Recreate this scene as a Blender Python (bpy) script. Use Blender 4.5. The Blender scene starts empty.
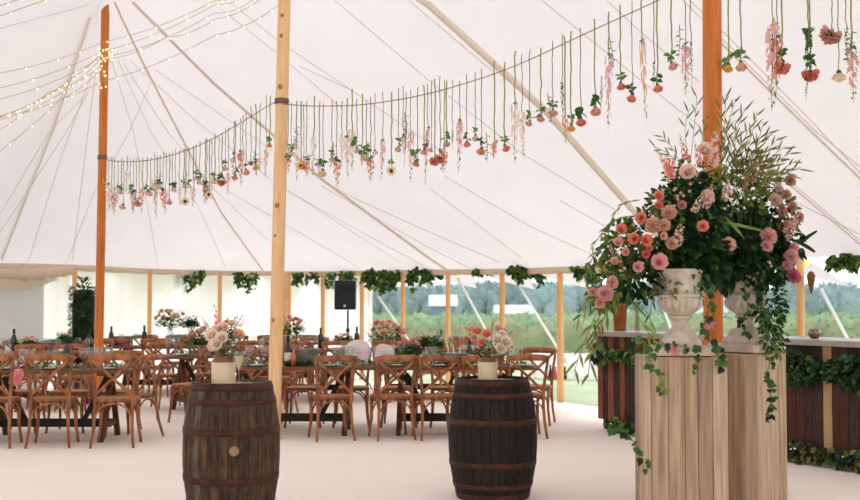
import bpy, math, random
from mathutils import Vector, Matrix
from mathutils.bvhtree import BVHTree
random.seed(7)
R = random.Random(11)
sc = bpy.context.scene
col = sc.collection
PI = math.pi
# ------------------------------------------------------------ camera model (860 x 500)
F = 1150.0
PITCH = math.atan(50.0 / F)
CAM = Vector((0, 0, 1.5))
_F = Vector((0, math.cos(PITCH), math.sin(PITCH)))
_U = Vector((0, -math.sin(PITCH), math.cos(PITCH)))
def ray(x, y):
    return (_F + Vector((1, 0, 0)) * ((x - 430) / F) + _U * ((250 - y) / F)).normalized()
def P(x, y, D):
    d = ray(x, y)
    return CAM + d * (D / d.y)
def G(x, D):            # point on the floor below image column x (measured at the horizon)
    p = P(x, 300, D); p.z = 0
    return p
# ------------------------------------------------------------ object helpers
_me = {}
def link(name, me, parent=None, loc=None):
    o = bpy.data.objects.new(name, me)
    col.objects.link(o)
    if parent is not None: o.parent = parent
    if loc is not None: o.location = loc
    return o
def tag(o, label=None, cat=None, group=None, kind=None):
    if label: o['label'] = label
    if cat: o['category'] = cat
    if group: o['group'] = group
    if kind: o['kind'] = kind
    return o
def empty(name, loc, label, cat, group=None, rz=0.0):
    o = bpy.data.objects.new(name, None); col.objects.link(o)
    o.empty_display_size = 0.1
    o.location = loc; o.rotation_euler = (0, 0, rz)
    return tag(o, label, cat, group)
def dup(o, parent=None):
    c = o.copy(); col.objects.link(c)
    if parent is not None: c.parent = parent
    for ch in list(o.children): dup(ch, c)
    return c
class MB:
    def __init__(s): s.v = []; s.f = []; s.m = []; s.mats = []
    def mi(s, m):
        if m not in s.mats: s.mats.append(m)
        return s.mats.index(m)
    def add(s, vs, fs, m):
        o = len(s.v); k = s.mi(m)
        s.v += [tuple(v) for v in vs]
        for f in fs: s.f.append(tuple(i + o for i in f)); s.m.append(k)
    def box(s, c, d, m, rz=0, mat=None):
        hx, hy, hz = d[0] / 2, d[1] / 2, d[2] / 2
        M = mat if mat is not None else Matrix.Rotation(rz, 3, 'Z')
        vs = [Vector(c) + M @ Vector((x * hx, y * hy, z * hz)) for z in (-1, 1) for x, y in ((-1, -1), (1, -1), (1, 1), (-1, 1))]
        s.add(vs, [(3, 2, 1, 0), (4, 5, 6, 7), (0, 1, 5, 4), (1, 2, 6, 5), (2, 3, 7, 6), (3, 0, 4, 7)], m)
    def bar(s, a, b, w, h, m, up=(0, 0, 1)):
        a = Vector(a); b = Vector(b); d = b - a; L = d.length; d.normalize()
        u = Vector(up); sd = d.cross(u)
        if sd.length < 1e-4: sd = d.cross(Vector((0, 1, 0)))
        sd.normalize(); u = sd.cross(d)
        s.box((a + b) / 2, (L, w, h), m, mat=Matrix((d, sd, u)).transposed())
    def tube(s, pts, r, m, n=8, cap=True, flat=None):
        pts = [Vector(p) for p in pts]; N = len(pts)
        rr = r if isinstance(r, (list, tuple)) else [r] * N
        vs = []; nrm = None
        for i, p in enumerate(pts):
            t = (pts[min(i + 1, N - 1)] - pts[max(i - 1, 0)])
            if t.length < 1e-9: t = Vector((0, 0, 1))
            t.normalize()
            if nrm is None:
                nrm = t.cross(Vector((0, 1, 0)) if abs(t.y) < .9 else Vector((1, 0, 0)))
            nrm = (nrm - t * nrm.dot(t))
            if nrm.length < 1e-6: nrm = t.orthogonal()
            nrm.normalize(); bn = t.cross(nrm)
            for k in range(n):
                a = 2 * PI * k / n
                e = nrm * math.cos(a) + bn * math.sin(a)
                if flat: e = Vector((e.x * flat[0], e.y * flat[1], e.z * flat[2]))
                vs.append(p + e * rr[i])
        fs = [(i * n + k, i * n + (k + 1) % n, (i + 1) * n + (k + 1) % n, (i + 1) * n + k) for i in range(N - 1) for k in range(n)]
        if cap: fs += [tuple(range(n - 1, -1, -1)), tuple((N - 1) * n + k for k in range(n))]
        s.add(vs, fs, m)
    def lathe(s, prof, m, n=24, c=(0, 0, 0), rf=None, cap=True):
        vs = []
        for r, z in prof:
            for k in range(n):
                a = 2 * PI * k / n
                q = r * (rf(a, z) if rf else 1)
                vs.append((c[0] + q * math.cos(a), c[1] + q * math.sin(a), c[2] + z))
        N = len(prof)
        fs = [(i * n + k, i * n + (k + 1) % n, (i + 1) * n + (k + 1) % n, (i + 1) * n + k) for i in range(N - 1) for k in range(n)]
        if cap:
            if prof[0][0] > 1e-4: fs.append(tuple(range(n - 1, -1, -1)))
            if prof[-1][0] > 1e-4: fs.append(tuple((N - 1) * n + k for k in range(n)))
        s.add(vs, fs, m)
    def leaf(s, p, d, up, L, W, m, droop=.15, fold=.18):
        p = Vector(p); d = Vector(d).normalized(); sd = d.cross(Vector(up))
        if sd.length < 1e-4: sd = d.orthogonal()
        sd.normalize(); u = sd.cross(d)
        def q(t, w, h): return p + d * (L * t) + sd * (W * w) + u * (h * W) - Vector((0, 0, droop * L * t * t))
        vs = [q(0, 0, 0), q(.35, -.5, fold), q(.35, 0, 0), q(.35, .5, fold), q(.72, -.36, fold * .8), q(.72, 0, 0), q(.72, .36, fold * .8), q(1, 0, -.1)]
        s.add(vs, [(0, 2, 1), (0, 3, 2), (1, 2, 5, 4), (2, 3, 6, 5), (4, 5, 7), (5, 6, 7)], m)
    def grid(s, fn, nu, nv, m):
        vs = [fn(i / nu, j / nv) for j in range(nv + 1) for i in range(nu + 1)]
        fs = [(j * (nu + 1) + i, j * (nu + 1) + i + 1, (j + 1) * (nu + 1) + i + 1, (j + 1) * (nu + 1) + i) for j in range(nv) for i in range(nu)]
        s.add(vs, fs, m)
    def merge(s, o, M=None):
        for mm_i, mm in enumerate(o.mats):
            pass
        off = len(s.v)
        s.v += [tuple(M @ Vector(v)) for v in o.v] if M is not None else list(o.v)
        for f, k in zip(o.f, o.m):
            s.f.append(tuple(i + off for i in f)); s.m.append(s.mi(o.mats[k]))
    def mesh(s, name, smooth=True):
        me = bpy.data.meshes.new(name)
        me.from_pydata(s.v, [], s.f)
        for m in s.mats: me.materials.append(m)
        me.polygons.foreach_set('material_index', s.m)
        me.polygons.foreach_set('use_smooth', [smooth] * len(s.f))
        me.update()
        return me
    def build(s, name, parent=None, loc=None, smooth=True, bevel=0, angle=None):
        o = link(name, s.mesh(name, smooth), parent, loc)
        if bevel:
            b = o.modifiers.new('b', 'BEVEL'); b.width = bevel; b.segments = 2; b.limit_method = 'ANGLE'
        return o
def sharp(me, ang=40):
    try: me.set_sharp_from_angle(angle=math.radians(ang))
    except Exception: pass
    return me
# ------------------------------------------------------------ materials
def srgb(r, g, b):
    f = lambda c: (c / 255 / 12.92) if c <= 10 else ((c / 255 + .055) / 1.055) ** 2.4
    return (f(r), f(g), f(b), 1)
def mat(name, c1, c2=None, rough=.7, scale=6, stretch=(1, 1, 1), spec=.3, metal=0, bump=0, trans=0, detail=4, obj=True, emit=0, c3=None, rand=0, sheen=0):
    m = bpy.data.materials.new(name); m.use_nodes = True
    nt = m.node_tree; b = nt.nodes['Principled BSDF']; ln = nt.links.new
    b.inputs['Roughness'].default_value = rough
    b.inputs['Specular IOR Level'].default_value = spec
    b.inputs['Metallic'].default_value = metal
    c2 = c2 or c1
    tc = nt.nodes.new('ShaderNodeTexCoord'); mp = nt.nodes.new('ShaderNodeMapping'); mp.inputs['Scale'].default_value = stretch
    nz = nt.nodes.new('ShaderNodeTexNoise'); nz.inputs['Scale'].default_value = scale; nz.inputs['Detail'].default_value = detail
    ln(tc.outputs['Object'], mp.inputs['Vector']); ln(mp.outputs[0], nz.inputs['Vector'])
    cr = nt.nodes.new('ShaderNodeValToRGB')
    cr.color_ramp.elements[0].position = .32; cr.color_ramp.elements[0].color = c1
    cr.color_ramp.elements[1].position = .68; cr.color_ramp.elements[1].color = c2
    if c3:
        e = cr.color_ramp.elements.new(.8); e.color = c3
    ln(nz.outputs['Fac'], cr.inputs['Fac'])
    last = cr.outputs['Color']
    if rand:
        oi = nt.nodes.new('ShaderNodeObjectInfo'); hs = nt.nodes.new('ShaderNodeHueSaturation')
        mr = nt.nodes.new('ShaderNodeMapRange'); mr.inputs['To Min'].default_value = 1 - rand; mr.inputs['To Max'].default_value = 1 + rand
        ln(oi.outputs['Random'], mr.inputs['Value']); ln(mr.outputs[0], hs.inputs['Value']); ln(last, hs.inputs['Color']); last = hs.outputs['Color']
    ln(last, b.inputs['Base Color'])
    if bump:
        bp = nt.nodes.new('ShaderNodeBump'); bp.inputs['Strength'].default_value = bump; bp.inputs['Distance'].default_value = .01
        ln(nz.outputs['Fac'], bp.inputs['Height']); ln(bp.outputs[0], b.inputs['Normal'])
    if trans:
        out = nt.nodes['Material Output']; tr = nt.nodes.new('ShaderNodeBsdfTranslucent'); mx = nt.nodes.new('ShaderNodeMixShader')
        mx.inputs[0].default_value = trans; ln(last, tr.inputs['Color']); ln(b.outputs[0], mx.inputs[1]); ln(tr.outputs[0], mx.inputs[2]); ln(mx.outputs[0], out.inputs['Surface'])
    if emit:
        b.inputs['Emission Color'].default_value = c1; b.inputs['Emission Strength'].default_value = emit
    return m
def glassmat(name, tint=(.95, .97, .97, 1), fres=.12):
    m = bpy.data.materials.new(name); m.use_nodes = True; nt = m.node_tree; nt.nodes.clear()
    out = nt.nodes.new('ShaderNodeOutputMaterial'); t = nt.nodes.new('ShaderNodeBsdfTransparent'); g = nt.nodes.new('ShaderNodeBsdfGlossy')
    t.inputs[0].default_value = tint; g.inputs['Roughness'].default_value = .05
    lw = nt.nodes.new('ShaderNodeLayerWeight'); lw.inputs[0].default_value = fres
    mx = nt.nodes.new('ShaderNodeMixShader'); ln = nt.links.new
    cl = nt.nodes.new('ShaderNodeMath'); cl.operation = 'MULTIPLY_ADD'; cl.inputs[1].default_value = .75; cl.inputs[2].default_value = .06
    ln(lw.outputs['Facing'], cl.inputs[0]); ln(cl.outputs[0], mx.inputs[0]); ln(t.outputs[0], mx.inputs[1]); ln(g.outputs[0], mx.inputs[2]); ln(mx.outputs[0], out.inputs[0])
    return m
M = {}
M['fabric'] = mat('sailcloth', srgb(229, 223, 224), srgb(233, 227, 228), rough=.95, scale=1.5, spec=.1, trans=.345)
M['wallcloth'] = mat('wall_cloth', srgb(250, 243, 241), srgb(252, 247, 246), rough=.95, scale=2, spec=.1, trans=.72)
M['greycloth'] = mat('grey_cloth', srgb(205, 203, 204), srgb(212, 210, 210), rough=.95, scale=2, spec=.1, trans=.5)
M['valance'] = mat('valance_cloth', srgb(232, 214, 192), srgb(240, 225, 206), rough=.95, scale=3, spec=.1, trans=.3)
M['seam'] = mat('seam_and_shadow_line', srgb(232, 222, 217), srgb(236, 226, 221), rough=.9, spec=.1)
M['strap'] = mat('webbing', srgb(228, 210, 190), srgb(236, 220, 204), rough=.9, scale=20, spec=.1)
M['padding'] = mat('padded_strap', srgb(236, 220, 204), srgb(240, 226, 212), rough=.95, scale=8, spec=.1)
M['floor'] = mat('matting', srgb(250, 238, 226), srgb(252, 241, 231), rough=.95, scale=1.2, spec=.1)
M['pine'] = mat('pine_pole', srgb(236, 188, 134), srgb(250, 210, 160), rough=.6, scale=6, stretch=(5, 5, .5), bump=.1)
M['orange_pine'] = mat('orange_pole', srgb(194, 102, 40), srgb(222, 134, 62), rough=.55, scale=5, stretch=(7, 7, .35), bump=.1)
M['side_pine'] = mat('side_pole', srgb(226, 168, 112), srgb(240, 188, 132), rough=.6, scale=6, stretch=(5, 5, .5))
M['knotwood'] = mat('knot_wood', srgb(172, 118, 70), srgb(190, 136, 86))
M['pole_band'] = mat('pole_band', srgb(120, 100, 78), rough=.7)
M['chair'] = mat('chair_wood', srgb(118, 68, 40), srgb(180, 116, 72), rough=.45, scale=9, stretch=(2, 2, 1), spec=.4, rand=.16)
M['rattan'] = mat('rattan', srgb(170, 112, 66), srgb(194, 138, 88), rough=.7, scale=60, bump=.2)
M['tabletop'] = mat('table_wood', srgb(92, 54, 34), srgb(138, 86, 54), rough=.5, scale=5, stretch=(.7, 8, 8), spec=.4)
M['trestle'] = mat('trestle_wood', srgb(70, 42, 28), srgb(112, 66, 40), rough=.6, scale=6, stretch=(3, 3, 1))
M['trestle_dark'] = mat('trestle_dark', srgb(32, 26, 22), srgb(48, 38, 32), rough=.6)
M['hoop'] = mat('rusty_hoop', srgb(58, 32, 27), srgb(88, 52, 42), rough=.65, scale=9, stretch=(1, 1, 1), metal=.25)
M['stave_dark'] = mat('stave_dark', srgb(18, 14, 12), srgb(40, 32, 27), rough=.75, scale=7, stretch=(5, 5, .8), bump=.5, c3=srgb(66, 56, 46))
M['stave_brown'] = mat('stave_brown', srgb(40, 29, 20), srgb(88, 66, 46), rough=.75, scale=7, stretch=(4, 4, .9), bump=.5, c3=srgb(140, 96, 56))
M['stave_grey'] = mat('stave_grey', srgb(58, 47, 38), srgb(116, 98, 80), rough=.75, scale=7, stretch=(4, 4, .9), bump=.5, c3=srgb(130, 104, 78))
M['barrel_head'] = mat('barrel_head', srgb(120, 96, 76), srgb(168, 142, 118), rough=.6, scale=8, stretch=(6, 1, 1))
M['groove'] = mat('stave_gap', srgb(14, 10, 8))
M['bung'] = mat('bung', srgb(150, 118, 88), srgb(176, 144, 110))
M['plinth'] = mat('plinth_wood', srgb(152, 126, 102), srgb(194, 166, 138), rough=.75, scale=4, stretch=(9, 9, .5), bump=.25)
M['plinth2'] = mat('plinth_wood_b', srgb(166, 140, 116), srgb(204, 178, 152), rough=.75, scale=4, stretch=(9, 9, .5), bump=.25)
M['plinth3'] = mat('plinth_wood_c', srgb(136, 112, 92), srgb(174, 148, 124), rough=.75, scale=4, stretch=(9, 9, .5), bump=.25)
M['plinth_gap'] = mat('plinth_gap', srgb(90, 66, 48))
M['stone'] = mat('urn_stone', srgb(190, 174, 158), srgb(220, 206, 190), rough=.85, scale=14, bump=.4)
M['bar_a'] = mat('bar_plank_a', srgb(112, 60, 38), srgb(164, 96, 62), rough=.6, scale=5, stretch=(8, 8, .6), bump=.3)
M['bar_b'] = mat('bar_plank_b', srgb(58, 30, 20), srgb(90, 50, 32), rough=.6, scale=5, stretch=(8, 8, .6), bump=.3)
M['bar_c'] = mat('bar_plank_c', srgb(40, 28, 24), srgb(80, 62, 52), rough=.7, scale=9, stretch=(6, 6, 1), bump=.5, c3=srgb(150, 134, 118))
M['bar_pale'] = mat('bar_plank_pale', srgb(186, 148, 108), srgb(206, 170, 130), rough=.7, scale=5, stretch=(8, 8, .6))
M['bar_top'] = mat('bar_top', srgb(150, 143, 136), srgb(172, 165, 158), rough=.4, scale=6)
M['black'] = mat('black_plastic', srgb(22, 26, 28), srgb(30, 34, 36), rough=.5)
M['grille'] = mat('speaker_grille', srgb(34, 44, 46), srgb(40, 52, 54), rough=.6, scale=80)
M['stand'] = mat('stand_metal', srgb(30, 70, 66), rough=.4, metal=.5)
M['zinc'] = mat('zinc', srgb(128, 130, 128), srgb(164, 164, 160), rough=.45, scale=10, metal=.55)
M['jar'] = mat('stoneware', srgb(214, 194, 162), srgb(226, 208, 178), rough=.35, scale=5, spec=.5)
M['jar_rim'] = mat('stoneware_brown', srgb(128, 78, 46), srgb(158, 102, 64), rough=.3, scale=8, spec=.5)
M['glass'] = glassmat('clear_glass')
M['champagne'] = mat('champagne', srgb(248, 230, 190), rough=.2, trans=.6)
M['bottle'] = mat('bottle_glass', srgb(10, 22, 28), srgb(14, 28, 34), rough=.12, spec=.7)
M['bottle_green'] = mat('bottle_green', srgb(18, 52, 44), rough=.12, spec=.7)
M['paper'] = mat('paper', srgb(232, 226, 218), srgb(240, 236, 230), rough=.8)
M['plate'] = mat('plate', srgb(238, 232, 226), rough=.25, spec=.5)
M['napkin'] = mat('pink_napkin', srgb(232, 132, 140), srgb(240, 160, 164), rough=.9, scale=10)
M['silver'] = mat('cutlery', srgb(190, 186, 180), rough=.25, metal=.9)
M['terracotta'] = mat('terracotta', srgb(176, 96, 52), srgb(198, 122, 70), rough=.75, scale=10)
M['candle'] = mat('candle_wax', srgb(238, 186, 150), rough=.5)
M['bulb'] = mat('fairy_bulb', (1, .78, .4, 1), rough=.3, emit=2.5)
M['wire'] = mat('fairy_wire', srgb(196, 180, 160), rough=.6)
M['rope'] = mat('garland_rope', srgb(160, 108, 82), srgb(182, 130, 104), rough=.8)
M['stem'] = mat('stem', srgb(104, 118, 62), srgb(140, 148, 86), rough=.7, scale=12)
M['stem_brown'] = mat('stem_brown', srgb(118, 92, 74), srgb(146, 116, 94), rough=.7, scale=12)
M['stem_light'] = mat('stem_light', srgb(132, 146, 66), srgb(158, 166, 92), rough=.7, scale=12)
M['leaf'] = mat('leaf_green', srgb(48, 86, 40), srgb(84, 126, 60), rough=.5, scale=8, trans=.25)
M['leaf_fresh'] = mat('leaf_fresh', srgb(84, 132, 66), srgb(122, 166, 90), rough=.5, scale=8, trans=.35)
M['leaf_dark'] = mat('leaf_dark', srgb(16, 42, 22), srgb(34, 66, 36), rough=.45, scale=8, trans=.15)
M['leaf_lime'] = mat('leaf_lime', srgb(104, 136, 48), srgb(146, 166, 76), rough=.5, scale=8, trans=.3)
M['leaf_olive'] = mat('leaf_olive', srgb(112, 106, 48), srgb(150, 138, 74), rough=.6, scale=8, trans=.3)
M['leaf_grey'] = mat('leaf_grey', srgb(96, 112, 92), srgb(128, 142, 116), rough=.6, scale=8, trans=.2)
M['grassblade'] = mat('reed_blade', srgb(84, 86, 38), srgb(142, 132, 74), rough=.6, scale=6, trans=.2, c3=srgb(128, 84, 62))
for n, a, b in (('coral', (247, 160, 136), (251, 186, 164)), ('pink', (248, 188, 192), (252, 208, 208)), ('peach', (248, 200, 178), (252, 218, 200)),
                ('cream', (246, 226, 192), (252, 238, 212)), ('red', (240, 136, 126), (246, 160, 148)), ('white', (252, 234, 220), (255, 243, 232)),
                ('dusky', (222, 172, 160), (234, 190, 176)), ('blush', (252, 222, 210), (255, 234, 224)), ('yellow', (238, 206, 96), (246, 222, 130)), ('magenta', (216, 110, 150), (232, 146, 176))):
    M[n] = mat('petal_' + n, srgb(*a), srgb(*b), rough=.7, scale=15, spec=.15, trans=.5)
M['centre'] = mat('flower_centre', srgb(62, 44, 20), srgb(120, 88, 30), rough=.9, scale=60)
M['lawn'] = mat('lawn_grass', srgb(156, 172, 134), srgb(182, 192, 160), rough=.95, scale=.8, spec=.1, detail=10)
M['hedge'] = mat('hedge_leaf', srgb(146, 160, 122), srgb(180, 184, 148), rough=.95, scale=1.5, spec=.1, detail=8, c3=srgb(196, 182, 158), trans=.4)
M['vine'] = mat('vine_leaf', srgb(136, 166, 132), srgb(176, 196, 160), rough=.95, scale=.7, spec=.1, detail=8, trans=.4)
M['tree'] = mat('tree_leaf_haze', srgb(158, 179, 182), srgb(186, 203, 203), rough=.95, scale=.35, spec=.05, detail=8, rand=.12, trans=.4)  # pale blue distance haze is mixed into the leaf colour
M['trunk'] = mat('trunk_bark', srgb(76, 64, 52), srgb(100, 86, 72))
M['hill'] = mat('hill_woods_haze', srgb(146, 166, 172), srgb(166, 184, 188), rough=1, scale=.02, spec=0, detail=8)  # woods coloured pale blue-grey, with the aerial haze painted in
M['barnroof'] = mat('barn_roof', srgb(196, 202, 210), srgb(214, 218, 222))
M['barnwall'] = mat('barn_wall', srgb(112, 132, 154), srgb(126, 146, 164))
M['render_wall'] = mat('render_wall', srgb(226, 214, 200))
M['white_cloth'] = mat('white_cloth', srgb(244, 242, 242), srgb(250, 248, 248), rough=.9, scale=3, trans=.5)
M['red_paint'] = mat('red_paint', srgb(206, 84, 78))
M['heart_wood'] = mat('carved_wood', srgb(104, 60, 36), srgb(134, 80, 50), scale=20)
M['lampglow'] = mat('warm_lamp', (1, .62, .12, 1), emit=1.5)
M['discwood'] = mat('pale_disc', srgb(238, 224, 218), srgb(248, 240, 236), rough=.8, scale=14)
M['mercury'] = mat('mercury_glass', srgb(96, 84, 78), srgb(170, 150, 138), rough=.25, metal=.7, scale=60)
# ------------------------------------------------------------ tent plan
PL = G(99.0, 15.5); PM = G(274.5, 12.5); PR = G(712, 9.4)
PR2 = PR + (PR - PM) * 1.15
RIDGE = [PL, PM, PR, PR2]
def D2(p): return Vector((p.x, p.y, 0))
EAVE = []      # (x, y, z)
def ev(px, D, y): 
    p = P(px, y, D); EAVE.append(p); return p
far_px = [(800, 12.3, 258), (720, 13.9, 263), (640, 15.4, 266), (560, 17.0, 268.5), (502, 18.5, 270), (448, 20.0, 270.5), (403, 21.0, 271), (362, 21.8, 271.5), (323, 22.3, 272), (289, 22.6, 272),
          (220, 22.5, 271.5), (150, 21.5, 270), (75, 20.0, 266.5), (0, 18.3, 265), (-85, 16.0, 264)]
for a in far_px: ev(a[0], a[1], a[2])
EAVE_FAR = list(EAVE)
EAVE += [Vector((-9.2, 12, 2.15)), Vector((-10.2, 7.5, 2.2)), Vector((-9.4, 2.5, 2.2)), Vector((-6, -.5, 2.1)), Vector((-.5, -2.5, 2.1)), Vector((3.5, -4.5, 2.1)), Vector((8, -4, 2.1)), Vector((10.3, 0, 2.05)), Vector((9.2, 3.5, 2.0)), Vector((7.2, 6.5, 1.98)), Vector((5.5, 9.3, 1.96))]
def ridge_near(p):
    best = None
    for i in range(3):
        a, b = D2(RIDGE[i]), D2(RIDGE[i + 1]); ab = b - a
        t = max(0, min(1, (D2(p) - a).dot(ab) / ab.length_squared)); q = a + ab * t
        d = (q - D2(p)).length
        if best is None or d < best[0]: best = (d, q, i, t)
    d, q, i, t = best
    zt = [5.62, 6.5, 6.2, 6.0]
    z = zt[i] * (1 - t) + zt[i + 1] * t - .22 * math.sin(PI * t)
    return Vector((q.x, q.y, z))
# densify eave
def dens(pts, k, closed):
    out = []; n = len(pts)
    for i in range(n if closed else n - 1):
        p0 = pts[(i - 1) % n] if closed or i > 0 else pts[i]; p1 = pts[i]; p2 = pts[(i + 1) % n]; p3 = pts[(i + 2) % n] if closed or i < n - 2 else p2
        for j in range(k):
            t = j / k
            a = p1 * 2; b = (p2 - p0) * t; c = (p0 * 2 - p1 * 5 + p2 * 4 - p3) * t * t; d = (p1 * 3 - p0 - p2 * 3 + p3) * t ** 3
            out.append((a + b + c + d) * .5)
    if not closed: out.append(pts[-1])
    return out
KD = 5
ring = dens(EAVE, KD, True)
NU = 14
rv = []; rf = []
for p in ring:
    q = ridge_near(p)
    for j in range(NU + 1):
        u = j / NU
        w = q.lerp(p, u); w.z = p.z + (q.z - p.z) * (1 - u) ** 1.1
        rv.append(w)
n = len(ring)
for i in range(n):
    for j in range(NU):
        a = i * (NU + 1) + j; b = ((i + 1) % n) * (NU + 1) + j
        rf.append((a, a + 1, b + 1, b))
bvh = BVHTree.FromPolygons([tuple(v) for v in rv], rf)
def onroof(x, y, off=.02):
    d = ray(x, y)
    h = bvh.ray_cast(CAM, d)
    if h[0] is None: return None
    nn = h[1] if h[1].dot(d) < 0 else -h[1]
    return h[0] + nn * off
def roofline(pts, step=12, off=.02):
    out = []
    for (x0, y0), (x1, y1) in zip(pts[:-1], pts[1:]):
        k = max(2, int(math.hypot(x1 - x0, y1 - y0) / step))
        for i in range(k): 
            h = onroof(x0 + (x1 - x0) * i / k, y0 + (y1 - y0) * i / k, off)
            if h is not None: out.append(h)
    h = onroof(*pts[-1], off)
    if h is not None: out.append(h)
    # drop jumps
    res = [out[0]]
    for p in out[1:]:
        if (p - res[-1]).length < 3: res.append(p)
    return res
b = MB(); b.add(rv, rf, M['fabric'])
# overhang beyond the side poles: scalloped, pulled to tips
OUT = []
def outward(i, pts):
    t = pts[min(i + 1, len(pts) - 1)] - pts[max(i - 1, 0)]; t.z = 0; t.normalize()
    o = Vector((t.y, -t.x, 0))
    return o if o.dot(pts[i] - D2(PM)) > 0 else -o
fr = dens(EAVE_FAR, 6, False)
ov = []; of = []
for i, p in enumerate(fr):
    o = outward(i, fr); ph = (i % 6) / 6
    ph = (ph + .5) % 1.0
    k = (2 * abs(ph - .5)) ** 1.0      # 0 at mid of poles offset
    tip = 1 - abs(2 * ph - 1)
    ext = .12 + .5 * tip ** 1.6
    ov += [p + Vector((0, 0, .01)), p + o * ext * .5 + Vector((0, 0, -.10 * tip - .03)), p + o * ext + Vector((0, 0, -.26 * tip - .05))]
for i in range(len(fr) - 1):
    for j in range(2):
        a = i * 3 + j; of.append((a, a + 1, a + 4, a + 3))
b.add(ov, of, M['fabric'])
# seam welts (stitched lines of the cloth; one paints the padded strap's shadow edge)
seam_shadow_lines = [[(88, 17), (51, 128), (0, 258)], [(335, 0), (430, 81), (525, 155), (619, 212)], [(409, 0), (430, 18), (492, 70)], [(542, 0), (645, 83), (700, 126)],
         [(607, 0), (645, 35), (700, 82)], [(683, 0), (722, 38), (815, 130), (860, 166), (990, 280)], [(690, 0), (728, 36), (808, 117), (860, 172), (1000, 300)], [(740, 140), (796, 186), (860, 240)], [(740, 170), (803, 205), (860, 234), (900, 255)],
         [(430, 188), (522, 258)], [(445, 176), (530, 226), (612, 263)], [(430, 232), (500, 262)], [(290, 192), (380, 242), (425, 266)], [(300, 66), (352, 90), (440, 150)],
         [(228, 0), (280, 42), (352, 90)], [(218, 6), (276, 52), (345, 110)], [(322, 186), (430, 248), (470, 268)], [(230, 192), (330, 250), (360, 268)],
         [(112, 62), (133, 130), (150, 220), (158, 268)], [(118, 60), (150, 130), (200, 210), (226, 268)], [(124, 64), (165, 128), (215, 190), (268, 240)], [(130, 60), (200, 124), (272, 180), (350, 230), (400, 262)],
         [(96, 70), (88, 130), (72, 262)], [(92, 72), (60, 160), (28, 262)], [(156, 70), (215, 110), (272, 150)], [(88, 92), (66, 132), (0, 232)], [(152, 80), (127, 136), (95, 190), (66, 264)],
         [(290, 160), (350, 196), (430, 232), (500, 262)], [(645, 200), (700, 245)], [(560, 200), (640, 246)], [(0, 28), (90, 4)], [(0, 214), (48, 133), (84, 96)]]
for s in seam_shadow_lines:
    pts = roofline(s, 14, .006)
    if len(pts) > 2: b.tube(pts, .0055, M['seam'], n=4, cap=False)
ceiling = b.build('ceiling'); tag(ceiling, kind='structure')
# eave valance
b = MB()
for side in (0,):
    vs = []; fs = []
    for i, p in enumerate(fr):
        o = outward(i, fr) * -.02
        vs += [p + o + Vector((0, 0, .03)), p + o + Vector((0, 0, -.07 - .015 * (i % 2)))]
    for i in range(len(fr) - 1): fs.append((2 * i, 2 * i + 1, 2 * i + 3, 2 * i + 2))
    b.add(vs, fs, M['valance'])
o = b.build('trim_1'); tag(o, kind='structure')
m = o.modifiers.new('s', 'SOLIDIFY'); m.thickness = .015
# ------------------------------------------------------------ floor & outside ground
b = MB()
fl = [Vector((p.x, p.y, 0)) for p in ring]
# floor edge a bit outside the poles at the open side
c = Vector((0, 9, 0))
vs = [c] + fl
b.add(vs + [v + Vector((0, 0, -.06)) for v in fl], [(0, i + 1, (i + 1) % n + 1) for i in range(n)] + [(i + 1, n + 1 + i, n + 1 + (i + 1) % n, (i + 1) % n + 1) for i in range(n)], M['floor'])
tag(b.build('floor', smooth=False), kind='structure')
b = MB()
def gz(x, y):
    d = max(0, y - 32); return -.05 - 3.2 * (1 - math.exp(-d / 140)) - max(0, y - 400) * .002
ys = [-30, -10, 0, 10, 16, 20, 25, 32, 40, 50, 65, 80, 100, 130, 170, 220, 300, 420, 600, 900]
xs = [-900, -400, -200, -100, -60, -30, -15, -5, 5, 15, 30, 60, 100, 200, 400, 900]
vs = [(x, y, gz(x, y)) for y in ys for x in xs]; nx = len(xs)
b.add(vs, [(j * nx + i, j * nx + i + 1, (j + 1) * nx + i + 1, (j + 1) * nx + i) for j in range(len(ys) - 1) for i in range(nx - 1)], M['lawn'])
tag(b.build('lawn'), kind='structure')
b = MB()
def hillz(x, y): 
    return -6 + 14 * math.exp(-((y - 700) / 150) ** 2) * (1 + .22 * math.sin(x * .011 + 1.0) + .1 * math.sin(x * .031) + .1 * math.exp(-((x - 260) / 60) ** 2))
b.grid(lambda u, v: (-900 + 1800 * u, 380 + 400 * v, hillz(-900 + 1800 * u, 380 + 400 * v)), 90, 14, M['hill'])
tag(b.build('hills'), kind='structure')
# ------------------------------------------------------------ fabric walls (closed part of the perimeter)
def wall_strip(name, pts, m, amp=.035, freq=14, inset=.0, zt=.0, zb=0.0):
    b = MB(); vs = []; L = 0; N = len(pts); rows = 6
    for i, p in enumerate(pts):
        if i: L += (pts[i] - pts[i - 1]).length
        o = outward(i, pts)
        for j in range(rows + 1):
            v = j / rows
            f = amp * math.sin(L * freq + 1.3 * math.sin(L * 2.3)) * (.4 + .6 * v)
            q = p + o * (inset + f); q.z = (p.z + zt) * (1 - v) + zb * v
            vs.append(q)
    fs = [(i * (rows + 1) + j, i * (rows + 1) + j + 1, (i + 1) * (rows + 1) + j + 1, (i + 1) * (rows + 1) + j) for i in range(N - 1) for j in range(rows)]
    b.add(vs, fs, m)
    return tag(b.build(name), kind='structure')
closed = dens([P(371, 271.5, 21.75), EAVE_FAR[7], EAVE_FAR[8], EAVE_FAR[9], EAVE_FAR[10], EAVE_FAR[11], EAVE_FAR[12]], 40, False)
wall_strip('wall_back', closed, M['wallcloth'], inset=.1)
left = dens([EAVE_FAR[12], EAVE_FAR[13], EAVE_FAR[14], EAVE[15], EAVE[16], EAVE[17]], 40, False)
wall_strip('wall_left', left, M['wallcloth'], inset=.1)
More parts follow.
